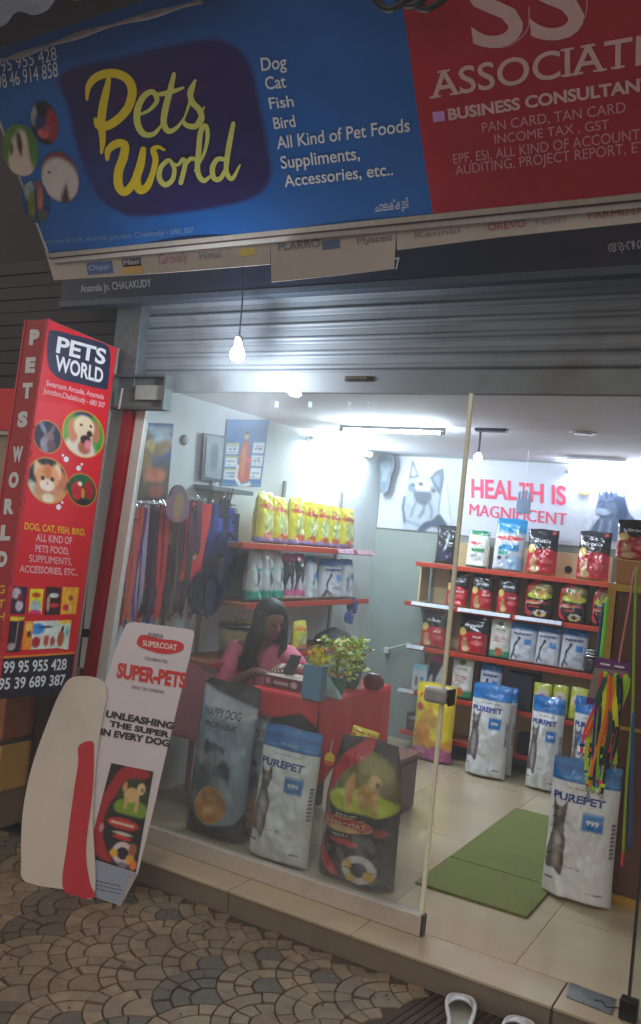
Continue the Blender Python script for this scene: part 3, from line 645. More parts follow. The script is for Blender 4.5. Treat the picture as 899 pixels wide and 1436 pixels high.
# frame: white edge along the bottom, brown cord line, timber behind
cream = mat('frame_cream', (176, 168, 158), .5, var=.08, dirt=.25)
MB().obox(B3(uL-.01, -.021, -.012), BF.eu*(uR-uL), BF.ev*.020, BF.n*.014).build('hem_strip', cream, bn)
MB().obox(B3(uL-.01, -.029, -.010), BF.eu*(uR-uL), BF.ev*.007, BF.n*.010).build('hem_cord', mat('hem_brown', (70, 44, 50), .7), bn)
MB().obox(B3(uL-.01, -.050, -.02), BF.eu*(uR-uL), BF.ev*.020, BF.n*.016).build('lower_rail', mat('rail_white', (190, 186, 180), .5, var=.06, dirt=.2), bn)
MB().obox(B3(uL-.012, -.02, -.03), BF.eu*.012, BF.ev*vT, BF.n*.032).build('side_rail', cream, bn)
for u in (uL+.02, -.6, .6): MB().obox(B3(u, 0, -.06), BF.eu*.04, BF.ev*vT, BF.n*.05).build('frame_batten', mat('frame_timber', (70, 56, 46), .8, dirt=.3), bn)
# --- strip of brand logos hanging below the banner
VF = Face((bb[0], 3.005, bb[2]-.14), (1, 0, 0), (0, 0, 1))
vs_ = thing('logo_strip', tuple(VF.at(470, 360)), 'faded off-white vinyl strip of small brand logos hanging under the big banner', 'sign strip')
strip = mat('strip_vinyl', (176, 168, 160), .6, var=.08, scale=6, dirt=.25)
tl, tr = (66, 352), (1010, 262)
for nm, px in (('strip_sheet', [(64, 352), (380, 322), (379, 371), (230, 383), (76, 393)]), ('strip_sheet', [(380, 322), (557, 306), (553, 377), (470, 387), (381, 396)]), ('strip_sheet', [(557, 306), (1080, 256), (1080, 296), (900, 312), (700, 333), (557, 351)])):
    P = [VF.at(*q) for q in px]; MB().prism(P, VF.n*.003).build(nm, strip, vs_)
def vlogo(box=None, bc=None, text=None, tc=None, yb=None):
    if box:
        mb = MB(); flat_poly(mb, VF, box, .0045); mb.build('logo_patch', ink('logo_%d_%d_%d' % bc, bc, dirt=.2), vs_)
    if text:
        mb = MB(); put_text(mb, VF, text[0], text[1], text[2], text[3], off=.0062, bold=.006); mb.build('lettering', ink('logo_%d_%d_%d' % tc, tc), vs_)
vlogo([(122, 369), (158, 366), (160, 383), (124, 386)], (30, 78, 150), ('Chappi', (126, 380), (155, 377), (125.5, 373)), (160, 180, 210))
vlogo([(173, 372), (200, 370), (201, 383), (175, 385)], (206, 158, 60)); vlogo([(171, 364), (198, 361), (199, 373), (173, 375)], (50, 54, 90), ('Meo', (175, 373), (196, 371), (174.5, 365.5)), (190, 190, 200))
vlogo(text=('Grooly', (223, 371), (265, 366), (222, 357)), tc=(170, 110, 130)); vlogo(text=('Himal', (281, 364), (311, 361), (280, 354)), tc=(130, 130, 160)); vlogo([(336, 350), (358, 347), (359, 358), (337, 361)], (200, 180, 90))
vlogo(text=('PLARRO', (392, 352), (450, 346), (391, 342)), tc=(86, 96, 120)); vlogo([(452, 339), (477, 336), (478, 348), (453, 351)], (60, 84, 130)); vlogo(text=('Myaceo', (502, 343), (551, 337), (501, 334)), tc=(110, 100, 110))
vlogo(text=('Kennel', (583, 334), (646, 327), (582, 327)), tc=(120, 118, 120)); vlogo(text=('OREVO', (685, 324), (738, 318), (684, 315)), tc=(140, 60, 60)); vlogo(text=('Nutri', (752, 316), (795, 311), (751, 309)), tc=(130, 126, 126)); vlogo(text=('FARMINA', (826, 308), (905, 300), (825, 299)), tc=(150, 80, 60))
# --- old navy fascia sign behind
NF = Face((0, 3.28, 2.7), (1, 0, 0), (0, 0, 1))
ns = thing('old_fascia_sign', (-1.5, 3.28, 2.58), 'old dark navy fascia sign with white words between the banner and the shutter', 'sign')
navy = mat('navy_panel', (28, 38, 60), .5, var=.10, scale=4, dirt=.25)
MB().box((-3.62, 3.282, 2.665), (1.6, 3.33, 3.12)).build('sign_panel', navy, ns)
MB().box((-3.62, 3.276, 2.632), (1.6, 3.335, 2.664), bev=.003).build('sign_frame', mat('frame_grey', (74, 86, 100), .5, .3, dirt=.3), ns)
MB().box((-3.0, 3.33, 2.66), (.76, 3.50, 2.84)).build('shutter_hood', mat('hood_steel', (70, 80, 92), .5, .4, dirt=.3), ns)
nw = ink('ink_dull_white', (170, 176, 186))
for t in (('Anamala Jn. CHALAKUDY', (114, 410), (213, 402), (113, 400)), ('7', (554, 378), (562.5, 377), (552.5, 362)), ('\u0d06\u0d28\u0d2e\u0d32', (854, 354), (918, 346), (852, 340))):
    mb = MB(); put_text(mb, NF, *t, bold=.012); mb.build('lettering', nw, ns)
# --- dark awning edge with rolled cloth and translucent sheet above the banner, upper left
aw = thing('awning_edge', tuple(B3(-.7, vT, -.0)), 'dark awning beam with a pale rolled cloth and grey plastic sheet above the banner', 'awning')
def BP(x, y, off): return BF.at(x, y, off)
a0, a1 = BP(-160, 88, .05), BP(1100, -250, .05)
sheetv = np.array([0, -.5, .30])
p0, p1 = BP(-150, 120, .05), BP(330, -40, .05); dd = p1-p0
MB().obox(p0, dd, BF.ev*.10, BF.n*.05).build('awning_beam', mat('awning_dark', (34, 32, 38), .7, var=.2, dirt=.2), aw)
q0 = [BP(x, y, .07+.008*math.sin(x*.05)) for x, y in ((-120, 108), (-40, 92), (10, 82), (45, 74), (90, 58), (160, 36), (230, 17), (300, -2))]
MB().tube(smooth_open(q0, 5), [.009+.004*math.sin(i*.9) for i in range(36)], 8).build('rolled_cloth', mat('cloth_pale', (116, 108, 110), .9, var=.2, bump=.4), aw, smooth=True)
pa, pb = BP(-160, 92, .10), BP(330, -72, .10); u_ = (pb-pa); P = np.zeros((12, 60, 3))
for j in range(12):
    for i in range(60): P[j, i] = pa+u_*i/59+np.array([0, -.55, .22])*j/11+np.array([0, 0, .012*math.sin(i*.9)])
MB().grid(P).build('plastic_sheet', mat('sheet_grey', (150, 154, 164), .5, var=.2, scale=5, stretch=(1, 6, 1), bump=.3, dirt=.3), aw, smooth=True)
cb = MB()
for k, (x, y) in enumerate(((560, 4), (590, -2), (612, 2))): cb.tube(smooth_open([BP(x-26, y-12, .07), BP(x-8, y+4+k, .075), BP(x+10, y+2, .08), BP(x+30, y-14, .07)], 6), .013, 6)
tag(cb.build('cable_bundle', mat('flex_black'), smooth=True), 'dark looped cables hanging at the top of the banner beside the red sheet', 'cables')

# --- projecting box sign
XS = -3.2
bTL, bTR, bBL, bBR = PX(68, 447, XS), PX(166, 477, XS), PX(-6, 976, XS), PX(102, 969, XS)
ey_ = bBR-bBL; ez_ = bTL-bBL; eyn = norm(ey_); ezn = norm(ez_); zb = bBL[2]; X1 = np.array([1., 0, 0])
MF = Face(bBL, (0, 1, 0), (0, 0, 1)); SF = Face(bBL-X1*.158, X1, ez_)
bs = thing('box_sign', tuple(bBL+ey_/2-X1*.08), 'tall projecting red box sign reading Pets World with round pet photographs and phone numbers', 'sign')
sred = ink('sign_red', (212, 24, 40), rough=.35, dirt=.06, var=.07, scale=4); sred2 = ink('sign_side_red', (172, 20, 38), rough=.4, var=.08, dirt=.08)
MB().obox(bBL-X1*.155+eyn*.003, X1*.152, ey_-eyn*.004, ez_).build('sign_box', mat('sign_back', (90, 88, 88), .5), bs)
MB().obox(bBL-X1*.0028+eyn*.012, X1*.0028, ey_-eyn*.026, ez_-ezn*.004).build('front_panel', sred, bs)
MB().obox(bBL-X1*.146, X1*.132, eyn*.0028, ez_-ezn*.004).build('side_panel', sred2, bs)
fr = mat('sign_trim', (150, 140, 140), .35, .3, dirt=.2)
MB().obox(bBL-X1*.013-eyn*.003, X1*.016, eyn*.014, ez_).build('corner_trim', mat('trim_red', (196, 50, 60), .3, .2), bs)
MB().obox(bBR-X1*.012-eyn*.013, X1*.015, eyn*.016, ez_).build('corner_trim', fr, bs)
MB().obox(bBL-X1*.158-eyn*.003, X1*.011, eyn*.007, ez_).build('corner_trim', mat('trim_red'), bs)
for t in (.15, .85): MB().obox(bBR+ez_*t-X1*.10+eyn*.004, X1*.04, eyn*.12, ezn*.04).build('wall_bracket', mat('shoe_black'), bs)
def stext(st, L, R, T, c=whitec, F_=MF, **k):
    mb = MB(); put_text(mb, F_, st, L, R, T, **k); return mb.build('lettering', c, bs)
nf = [(71, 463), (108, 471), (144, 481), (154, 491), (154, 515), (151, 541), (146, 546), (110, 538), (84, 531), (70, 518), (66, 498), (67, 478)]
mb = MB(); flat_poly(mb, MF, smooth_closed(nf, 6), .0012); mb.build('name_field', ink('ink_navy', (30, 34, 66)), bs)
stext('PETS', (78, 493.5), (146.5, 511), (81, 472), bold=.028); stext('WORLD', (76.5, 518.5), (143.5, 537), (78, 498), bold=.028)
pk = ink('ink_pinkish', (232, 170, 176))
stext('Swarnam Arcade, Anamala', (64, 540.5), (145, 560), (65, 533), c=pk, bold=.02); stext('Junction,Chalakkudy - 680 307', (60, 551), (146.5, 572), (61, 543.5), c=pk, bold=.02)
def s_rab(A): A.fill((26, 26, 48)).ell(-.3, .5, .15, .45, (120, 120, 150), .4, rot=.5).ell(.3, .4, .12, .4, (110, 96, 110), .4, rot=-.5).ell(.1, .0, .35, .3, (126, 100, 110), .4).ell(-.2, -.5, .3, .45, (150, 140, 160), .4).ell(.25, -.5, .3, .35, (96, 70, 80), .4).noise(4, .3, 4)
def s_dog(A):
    A.fill((70, 150, 50)).noise(2, .3, 2).ell(0, .95, .5, .3, (40, 60, 90), .5).poly([(-.9, -.5), (-.4, -.1), (.3, -.2), (.5, -1.1), (-.6, -1.1)], (222, 210, 196), .12)
    A.ell(-.5, .1, .25, .5, (196, 130, 90), .3).ell(.55, .15, .22, .45, (186, 118, 84), .3).ell(.02, .3, .48, .48, (232, 212, 178), .2).ell(.05, -.15, .34, .42, (228, 206, 176), .25)
    A.ell(.02, -.55, .3, .3, (176, 100, 70), .3).ell(-.12, .38, .07, .06, (50, 34, 30), .5).ell(.33, .38, .07, .06, (50, 34, 30), .5).ell(.27, .05, .14, .14, (30, 30, 44), .3).ell(.08, -.22, .25, .2, (54, 30, 40), .3).ell(.18, -.42, .16, .2, (226, 130, 150), .3)
def s_kit(A):
    A.fill((28, 26, 38)).poly([(-1, -.2), (-.6, -.2), (-.3, -1), (-1, -1)], (186, 196, 176), .1).ell(.1, -.45, .75, .6, (206, 140, 96), .25).ell(.55, .1, .4, .4, (190, 110, 70), .3)
    A.poly([(-.62, .15), (-.6, .78), (-.35, .62), (-.1, .55)], (232, 196, 160), .1).poly([(.22, .55), (.55, .78), (.62, .1)], (232, 196, 160), .1).ell(-.02, .15, .58, .5, (226, 156, 106), .18).ell(-.02, .4, .2, .3, (206, 120, 66), .4).ell(-.05, -.2, .34, .26, (244, 226, 206), .3)
    A.ell(-.26, .08, .1, .1, (40, 44, 30), .3).ell(.2, .08, .1, .1, (40, 44, 30), .3).ell(-.03, -.12, .06, .05, (220, 120, 120), .4).ell(.0, -.75, .3, .2, (236, 220, 190), .3).noise(6, .14, 3)
def s_par(A): A.fill((24, 66, 40)).ell(.0, .6, .6, .4, (30, 100, 60), .5).ell(-.35, -.1, .36, .55, (190, 26, 36), .2).ell(.45, .05, .34, .55, (160, 22, 34), .2).ell(-.15, .35, .14, .14, (236, 216, 200), .3).ell(.05, -.2, .12, .3, (200, 150, 50), .3).ell(.1, -.75, .5, .2, (40, 30, 40), .4).noise(5, .3, 9)
ORG = (226, 150, 50)
for (cx, cy, rx, ry, ar) in ((66.5, 612.5, 20, 23.5, s_rab), (117.3, 609, 29, 33.5, s_dog), (67.3, 674, 28.5, 33, s_kit), (115, 687, 20.5, 23.5, s_par)):
    disc_picture('pet_photograph', bs, MF, cx, cy, rx, ry, .0016, ar, 20, 48, rim=ORG, sk=.16)
for pw_ in (((92.5, 644, 4), (88, 638.5, 2)), ((110, 656.5, 3.8), (114.5, 651, 2)), ((82, 711, 4), (87, 704.5, 2))):
    mb = MB()
    for cx, cy, r in pw_: flat_poly(mb, MF, [(cx+r*math.cos(t)*.9, cy+r*math.sin(t)) for t in np.linspace(0, 6.28, 13)[:-1]], .0016)
    mb.build('paw_print', whitec, bs)
stext('DOG, CAT, FISH, BIRD,', (34, 742), (119, 751), (34.5, 732.5), c=ink('ink_sign_yellow', (236, 190, 30)), bold=.015)
for t in (('ALL KIND OF', (50, 758.5), (100.5, 763), (50.5, 748.5)), ('PETS FOOD,', (49, 773.5), (96, 777.5), (49.5, 764)), ('SUPPLIMENTS,', (40.5, 787.5), (100, 792.5), (41, 777.5)), ('ACCESSORIES, ETC..', (27, 802), (108.5, 807), (27.5, 792.5))): stext(*t, c=pk, bold=.018)
# miniature product pictures
def mini(base, blobs, seed):
    def f(A):
        A.fill(base)
        for b in blobs: A.ell(*b[:4], b[4], .3)
        A.noise(7, .3, seed)
    return f
minis = [((17, 822), (38.5, 823), (34.5, 861), (14.5, 861), mini((60, 22, 60), [(.3, .75, .3, .2, (190, 180, 190)), (.55, .3, .25, .2, (200, 190, 200)), (.6, .6, .2, .15, (120, 20, 40))], 1)),
         ((42, 825.5), (61, 826), (58, 861), (39.5, 859.5), mini((226, 214, 30), [(.5, .75, .35, .1, (214, 60, 30)), (.5, .3, .4, .25, (170, 190, 190)), (.5, .05, .5, .1, (220, 60, 140))], 2)),
         ((65, 822.5), (86, 824), (83, 862), (62, 862.5), mini((56, 18, 24), [(.55, .7, .3, .08, (220, 220, 220)), (.2, .4, .1, .3, (190, 150, 130)), (.6, .35, .3, .08, (200, 40, 50))], 3)),
         ((88, 823), (110.5, 824), (106, 861), (84.5, 861.5), mini((232, 170, 30), [(.55, .6, .15, .1, (150, 60, 60)), (.3, .25, .2, .12, (200, 40, 50)), (.6, .2, .12, .14, (240, 200, 120))], 4)),
         ((14.5, 863.5), (34.5, 864), (27, 914), (9, 915), mini((44, 26, 40), [(.3, .93, .9, .06, (232, 196, 40)), (.6, .5, .06, .35, (180, 150, 150)), (.3, .15, .3, .1, (180, 170, 180))], 5)),
         ((35, 871), (47, 871), (43, 911), (30, 911), mini((236, 150, 40), [(.6, .55, .25, .12, (60, 60, 50)), (.5, .8, .4, .15, (236, 190, 90))], 6)),
         ((46, 871), (82, 870), (77, 909), (41.5, 911), mini((214, 224, 216), [(.2, .72, .3, .2, (50, 140, 214)), (.2, .25, .18, .2, (170, 30, 40)), (.6, .3, .12, .2, (190, 80, 60)), (.85, .25, .1, .18, (180, 60, 60)), (.5, .78, .3, .04, (40, 60, 120))], 7)),
         ((82, 870), (100, 869), (95, 911), (76, 908), mini((206, 222, 206), [(.5, .95, .6, .08, (230, 200, 40)), (.35, .35, .25, .3, (170, 80, 30)), (.4, .7, .12, .1, (30, 40, 30)), (.75, .6, .15, .12, (110, 190, 210))], 8))]
for k, (a_, b_, c_, d_, ar) in enumerate(minis): picture('product_picture', bs, quad_pf(MF, a_, b_, c_, d_, .0014+.0004*(k % 2)), 16, 26, ar)
mb = MB(); flat_poly(mb, MF, [(-14, 924), (104, 916.5), (98, 971), (-20, 982)], .0012); mb.build('number_band', ink('ink_black_band', (24, 20, 38)), bs)
mb = MB(); flat_poly(mb, MF, [(-14, 921.5), (104, 914), (104, 917), (-14, 924.6)], .0018); mb.build('orange_line', ink('ink_orange', (226, 130, 40)), bs)
stext('99 95 955 428', (3.8, 944), (92.5, 938.5), (5, 928), bold=.02); stext('95 39 689 387', (-3, 967), (90.5, 960), (-1.5, 951.5), bold=.02)
for ch, x, y in zip('PETSWORLD', (48.5, 43, 38.5, 32, 25, 19.5, 13, 8, 3.5), (473, 512, 548, 588, 637, 673, 710, 747, 784)):
    stext(ch, (x-7.5, y+9.5), (x+6.5, y+9), (x-6, y-9), F_=SF, bold=.07)
for st, y in (('DOG', 833), ('CAT', 853), ('FISH', 871)): stext(st, (-24, y), (7, y-1), (-23, y-11), F_=SF, c=MT['ink_sign_yellow'], bold=.02)

# --- promotional board leaning on the window
O_ = PZ(170, 1270, GZ); L_ = PZ(35, 1235, GZ); e_ = norm(O_-L_); T_ = PY(272, 885, 3.2)
vdir = norm((T_-O_)-np.dot(T_-O_, e_)*e_); PF = Face(O_, e_, vdir)
pb_ = thing('promotional_board', tuple(O_+(L_-O_)*.4), 'white leaning cardboard display board with red Supercoat oval and black slogan', 'display board')
card = mat('board_white', (206, 200, 206), .55, var=.04, scale=5, dirt=.10)
sheet = [(187, 872), (263, 882), (270, 884), (272, 890), (265, 925), (250, 985), (232, 1060), (215, 1135), (193, 1225), (180, 1229), (169, 1270), (128, 1256), (112, 1200), (118, 1080), (136, 1000), (150, 948), (168, 896), (177, 875)]
MB().prism([PF.at(x, y, 0) for x, y in sheet], -PF.n*.005).build('board_panel', card, pb_)
# plain rounded pale cut-out in place of the film character
cut = smooth_closed([(104, 950), (140, 952), (151, 972), (143, 1020), (136, 1075), (132, 1150), (133, 1257), (92, 1247), (38, 1236), (32, 1205), (34, 1140), (46, 1078), (66, 1020), (86, 972)], 6)
MB().prism([PF.at(x, y, .012) for x, y in cut], -PF.n*.006).build('plain_cutout', mat('cutout_white', (204, 196, 186), .55, var=.06, scale=4, dirt=.25), pb_)
redp = smooth_closed([(113, 1046), (132, 1040), (134, 1062), (132, 1110), (123, 1190), (128, 1235), (134, 1258), (92, 1248), (97, 1180), (106, 1110), (112, 1070)], 6)
mb = MB(); flat_poly(mb, PF, redp, .0145); mb.build('red_band', ink('band_red', (186, 30, 44), dirt=.1, var=.1), pb_)
mb = MB(); flat_poly(mb, PF, [(122, 1203), (190, 1224), (193, 1225), (180, 1228), (169, 1269), (132, 1256)], .0015); mb.build('grey_base_print', ink('base_grey', (140, 152, 172)), pb_)
def ptext(st, L, R, T, c, **k):
    mb = MB(); put_text(mb, PF, st, L, R, T, **k); return mb.build('lettering', c, pb_)
ink_r = ink('ink_red', (198, 38, 40)); ink_k = ink('ink_black', (26, 24, 34))
mb = MB(); flat_poly(mb, PF, smooth_closed([(192, 900), (200, 890), (225, 896), (245, 898), (257, 903), (256, 912), (240, 917), (222, 916), (203, 910), (195, 906)], 5), .0015); mb.build('red_oval', ink_r, pb_)
ptext('PURINA', (208.5, 893.5), (229.5, 895.5), (208.8, 887), ink_k, bold=.0, off=.003)
ptext('SUPERCOAT', (200.5, 905.5), (248.5, 912), (200.8, 898), ink('ink_cream', (236, 220, 214)), bold=.015, off=.003, serif=True)
ptext('CELEBRATES', (202.5, 925), (235, 930.5), (202.8, 920.5), ink_k); ptext('ONLY IN CINEMAS', (185, 965.5), (230, 973), (185.3, 961), ink_k)
ptext('SUPER-PETS', (163.5, 949), (260, 964.5), (166, 930), ink_r, bold=.045)
ptext('UNLEASHING', (148, 1005), (243, 1022.5), (150, 996.5), ink_k, bold=.05); ptext('THE SUPER', (153, 1018), (237.5, 1034.5), (154.2, 1010.5), ink_k, bold=.05); ptext('IN EVERY DOG', (141, 1030), (237.5, 1047), (142.5, 1021.5), ink_k, bold=.05)
mb = MB()
for k in range(3):
    x = 134+k*.3
    while x < 170-k*2:
        w = random.uniform(2, 6); y = 1234+k*5.5+(x-134)*.22; flat_poly(mb, PF, [(x, y), (x+w, y+w*.22), (x+w, y+w*.22+1.6), (x, y+1.6)], .002); x += w+1
mb.build('small_print', ink('ink_grey', (70, 72, 84)), pb_)
def a_super(A):
    A.fill((20, 18, 22)).poly([(.32, .99), (.0, .62), (-.02, .2), (.2, .05), (.5, .03), (.3, .16), (.16, .35), (.2, .6), (.5, .8), (.95, .96)], (160, 26, 34), .03)
    A.ell(.66, .70, .36, .2, (40, 56, 26), .2).ell(.66, .585, .37, .1, (112, 150, 40), .15).rect(.2, .47, 1, .52, (20, 18, 22), .02)
    A.ell(.62, .72, .17, .075, (206, 172, 120), .25).ell(.8, .80, .09, .06, (214, 186, 140), .25).ell(.83, .79, .03, .02, (110, 70, 50), .4).rect(.5, .57, .56, .7, (200, 160, 106), .02).rect(.74, .56, .8, .7, (206, 170, 116), .02).ell(.44, .79, .05, .05, (196, 150, 96), .3)
    A.ell(.56, .42, .34, .055, (176, 36, 34), .12).rect(.3, .405, .8, .432, (224, 190, 176), .01, .7).ell(.6, .325, .2, .014, (206, 200, 180), .5).ell(.6, .285, .2, .02, (190, 40, 36), .3).ell(.14, .33, .05, .045, (190, 130, 136), .3)
    A.ell(.68, .14, .22, .11, (206, 190, 190), .12).ell(.68, .14, .13, .06, (24, 20, 36), .12).ell(.5, .12, .08, .04, (220, 170, 50), .3).ell(.84, .1, .08, .05, (214, 160, 40), .3)
def a_board_pic(A):
    a_super(A); A.ell(.86, .2, .08, .06, (150, 90, 40), .4).ell(.92, .06, .07, .05, (220, 120, 50), .4).ell(.72, .03, .1, .03, (120, 110, 130), .4)
picture('product_picture', pb_, quad_pf(PF, (156.4, 1070), (215.5, 1082), (190.8, 1223.5), (122, 1202), .002), 44, 84, a_board_pic)
# ================================================================ BAGS AND GOODS
def g_cat(A, cu=.24, cv=.42, s=1.0, big=True):
    K = (96, 88, 86); Lg = (168, 160, 156)
    def q(pts): return [(cu+x*s*.74, cv+y*s*.5) for x, y in pts]
    A.poly(q([(-.22, -.42), (-.24, -.2), (-.16, .05), (-.14, .25), (-.16, .42), (-.17, .56), (-.08, .48), (.04, .48), (.12, .58), (.13, .4), (.1, .2), (.16, 0), (.16, -.2), (.14, -.4), (.1, -.5), (-.05, -.42)]), K, .012)
    A.poly(q([(-.08, .1), (-.1, -.2), (-.06, -.38), (.06, -.36), (.08, -.1), (.05, .12)]), Lg, .05, .75)
    A.ell(cu-.01*s, cv+.2*s, .05*s, .035*s, (150, 140, 132), .5, .8)
    for k in range(7): A.line(q([(-.2+.02*(k % 2), -.36+k*.13), (-.06, -.32+k*.13)]), .008*s, (40, 36, 38), .012, .7); A.line(q([(.16, -.34+k*.12), (.06, -.3+k*.12)]), .008*s, (40, 36, 38), .012, .7)
    A.ell(cu-.045*s, cv+.215*s, .012*s, .01*s, (30, 30, 30), .5).ell(cu+.03*s, cv+.215*s, .012*s, .01*s, (30, 30, 30), .5)
BL = (24, 118, 192)
def g_purepet(A):
    A.fill((222, 226, 228)).noise(3, .03, 1)
    A.rect(-1, .835, 2, 2, BL, .006).rect(-1, .835, 2, .842, (14, 84, 150), .006).rect(-1, .905, 2, .955, (12, 84, 150), .02, .5).rect(-1, .862, 2, .866, (90, 170, 220), .004)
    g_cat(A, .21, .42, 1.0)
    A.rect(.54, .53, .84, .65, BL, .02).rect(.56, .638, .83, .642, (120, 190, 230), .004).lines(.3, .79, .75, .805, 1, (150, 156, 160))
    for k in range(9): A.rect(.945, .36+k*.028, .985, .378+k*.028, (50, 60, 80), .006, .85)
    A.line([(.3, .60), (.36, .56), (.42, .5)], .004, (170, 170, 172), .006).line([(.35, .62), (.47, .47)], .003, (180, 180, 182), .006)
    A.lines(.35, .235, .6, .255, 1, (150, 150, 152), 4).lines(.05, .13, .18, .15, 1, (120, 120, 124), 2).lines(.68, .09, .9, .105, 1, (110, 112, 116), 3)
def g_happy(A):
    A.fill((20, 26, 34)).poly([(.02, .97), (.3, .93), (1, .87), (1, .2), (.9, .12), (.5, .08), (.2, .16), (.12, .4)], (140, 158, 172), .02, 1, False)
    A.poly([(.0, .965), (.3, .925), (1, .865), (1, .80), (.7, .76), (.3, .78), (.05, .86)], (186, 194, 196), .03, 1, False)
    A.noise(4, .25, 3).ell(.04, .32, .2, .34, (38, 46, 54), .8, .8)
    A.ell(.42, .55, .16, .055, (62, 70, 76), .3).ell(.3, .585, .05, .035, (40, 46, 52), .3).ell(.55, .56, .08, .03, (50, 58, 62), .4).ell(.5, .48, .22, .08, (132, 142, 146), .3).ell(.66, .43, .12, .08, (56, 66, 74), .4).ell(.46, .40, .22, .07, (90, 102, 108), .3).ell(.62, .35, .17, .05, (124, 136, 136), .4).noise(16, .18, 5)
    A.ell(.3, .3, .14, .2, (56, 64, 72), .4, .6)
    A.ell(.52, .215, .262, .118, (206, 178, 110), .03).ell(.52, .215, .248, .111, (198, 128, 46), .03).rect(.42, .24, .6, .275, (222, 170, 100), .02, .6).rect(.42, .15, .56, .21, (228, 186, 120), .02, .6)
    A.lines(.42, .075, .62, .085, 1, (150, 150, 150), 1)
def g_super(A):
    A.fill((26, 22, 24)); A.rect(-1, .95, 2, 2, (34, 30, 32), .02)
    A.ell(.58, .70, .42, .22, (122, 120, 56), .15).ell(.62, .66, .38, .17, (112, 104, 56), .4).ell(.7, .8, .25, .1, (150, 140, 70), .5).ell(.56, .575, .44, .09, (188, 204, 44), .12).rect(.02, .44, 1, .498, (22, 20, 22), .02)
    A.poly([(.5, 1.0), (.2, .9), (.02, .72), (-.01, .5), (.0, .25), (.12, .1), (.38, .02), (.3, .1), (.12, .24), (.08, .42), (.12, .6), (.26, .76), (.5, .86), (.62, .97)], (184, 26, 40), .02)
    A.line([(.14, .12), (.1, .3), (.09, .5)], .006, (206, 150, 150), .02, .5)  # pale gloss streak painted down the red swoosh
    A.ell(.40, .66, .065, .10, (206, 156, 84), .3).ell(.66, .64, .15, .075, (200, 150, 84), .25).ell(.73, .735, .085, .045, (222, 186, 128), .2).ell(.78, .715, .03, .025, (96, 70, 50), .3).rect(.55, .52, .63, .66, (206, 160, 96), .03).rect(.72, .5, .8, .7, (214, 166, 100), .03).rect(.38, .53, .45, .62, (196, 140, 76), .03)
    A.ell(.38, .405, .37, .052, (206, 178, 150), .06).ell(.38, .405, .36, .048, (176, 44, 34), .10).ell(.38, .372, .2, .02, (220, 176, 120), .5)
    A.lines(.12, .462, .55, .475, 1, (190, 186, 186), 1); A.ell(.4, .282, .2, .022, (196, 44, 36), .2).ell(.08, .34, .035, .05, (200, 150, 156), .3).ell(.85, .40, .1, .03, (150, 50, 44), .3)
    A.ell(.65, .13, .23, .098, (60, 60, 64), .05).ell(.65, .13, .215, .092, (206, 196, 196), .06).ell(.65, .13, .12, .048, (24, 22, 40), .1).ell(.5, .15, .06, .03, (224, 176, 50), .3).ell(.78, .1, .07, .035, (222, 170, 40), .3).ell(.56, .07, .07, .025, (210, 190, 80), .3).line([(.42, .125), (.88, .13)], .006, (40, 40, 50), .006)
def g_meo(A):
    A.fill((240, 214, 40)).noise(3, .06, 2).poly([(.1, .2), (.15, .5), (.35, .62), (.4, .75), (.5, .66), (.55, .5), (.9, .35), (.95, .18)], (232, 160, 40), .05).ell(.42, .5, .2, .16, (236, 176, 70), .4).ell(.7, .36, .25, .09, (246, 226, 60), .3).ell(.28, .34, .2, .1, (222, 140, 40), .5)
    A.rect(-1, -1, 2, .17, (176, 84, 140), .05).ell(.3, .14, .14, .05, (206, 130, 170), .3).ell(.7, .16, .2, .05, (190, 100, 150), .3).ell(.16, .68, .09, .05, (214, 50, 40), .15)
def g_drools(A):
    A.fill((26, 26, 34)).poly([(.02, .02), (0, .5), (.2, .55), (.98, .52), (.99, .02)], (178, 26, 40), .03).noise(6, .12, 3).ell(.18, .55, .14, .1, (220, 186, 100), .15).ell(.28, .26, .12, .14, (190, 140, 96), .3).ell(.34, .12, .14, .08, (206, 176, 130), .3)
    A.ell(.7, .3, .22, .06, (206, 90, 90), .4).lines(.5, .42, .9, .47, 2, (226, 200, 200), 1).rect(-1, -1, 2, .035, (206, 170, 70), .02).ell(.86, .93, .06, .035, (190, 60, 60), .3)
def g_green(A): A.fill((226, 228, 222)).rect(-1, .88, 2, 2, (36, 128, 84), .02).rect(-1, -1, 2, .06, (36, 128, 84), .02).ell(.4, .66, .3, .04, (206, 90, 90), .3).rect(.25, .42, .85, .53, (50, 140, 80), .03).ell(.5, .26, .25, .1, (200, 204, 200), .4).lines(.3, .56, .8, .6, 1, (150, 160, 150), 1).noise(6, .05, 2)
def g_green2(A): A.fill((224, 224, 216)).rect(-1, -1, 2, .2, (40, 150, 110), .02).ell(.5, .88, .16, .06, (60, 120, 60), .3).ell(.5, .16, .2, .1, (186, 90, 50), .3).lines(.2, .4, .8, .56, 3, (190, 120, 110), 3).lines(.25, .68, .75, .74, 1, (120, 140, 120), 1).noise(6, .06, 2)
def g_royal(A): A.fill((206, 216, 226)).rect(-1, .72, 2, 2, (56, 156, 206), .05).rect(-1, .9, 2, 2, (40, 136, 190), .05).ell(.5, .62, .45, .04, (214, 70, 70), .3).rect(.18, .38, .85, .5, (46, 136, 190), .03).rect(.18, .3, .5, .375, (60, 160, 140), .02).ell(.24, .24, .07, .04, (80, 60, 60), .3).ell(.5, .24, .07, .04, (110, 70, 60), .3).ell(.8, .15, .4, .14, (150, 190, 220), .6).noise(5, .05, 2)
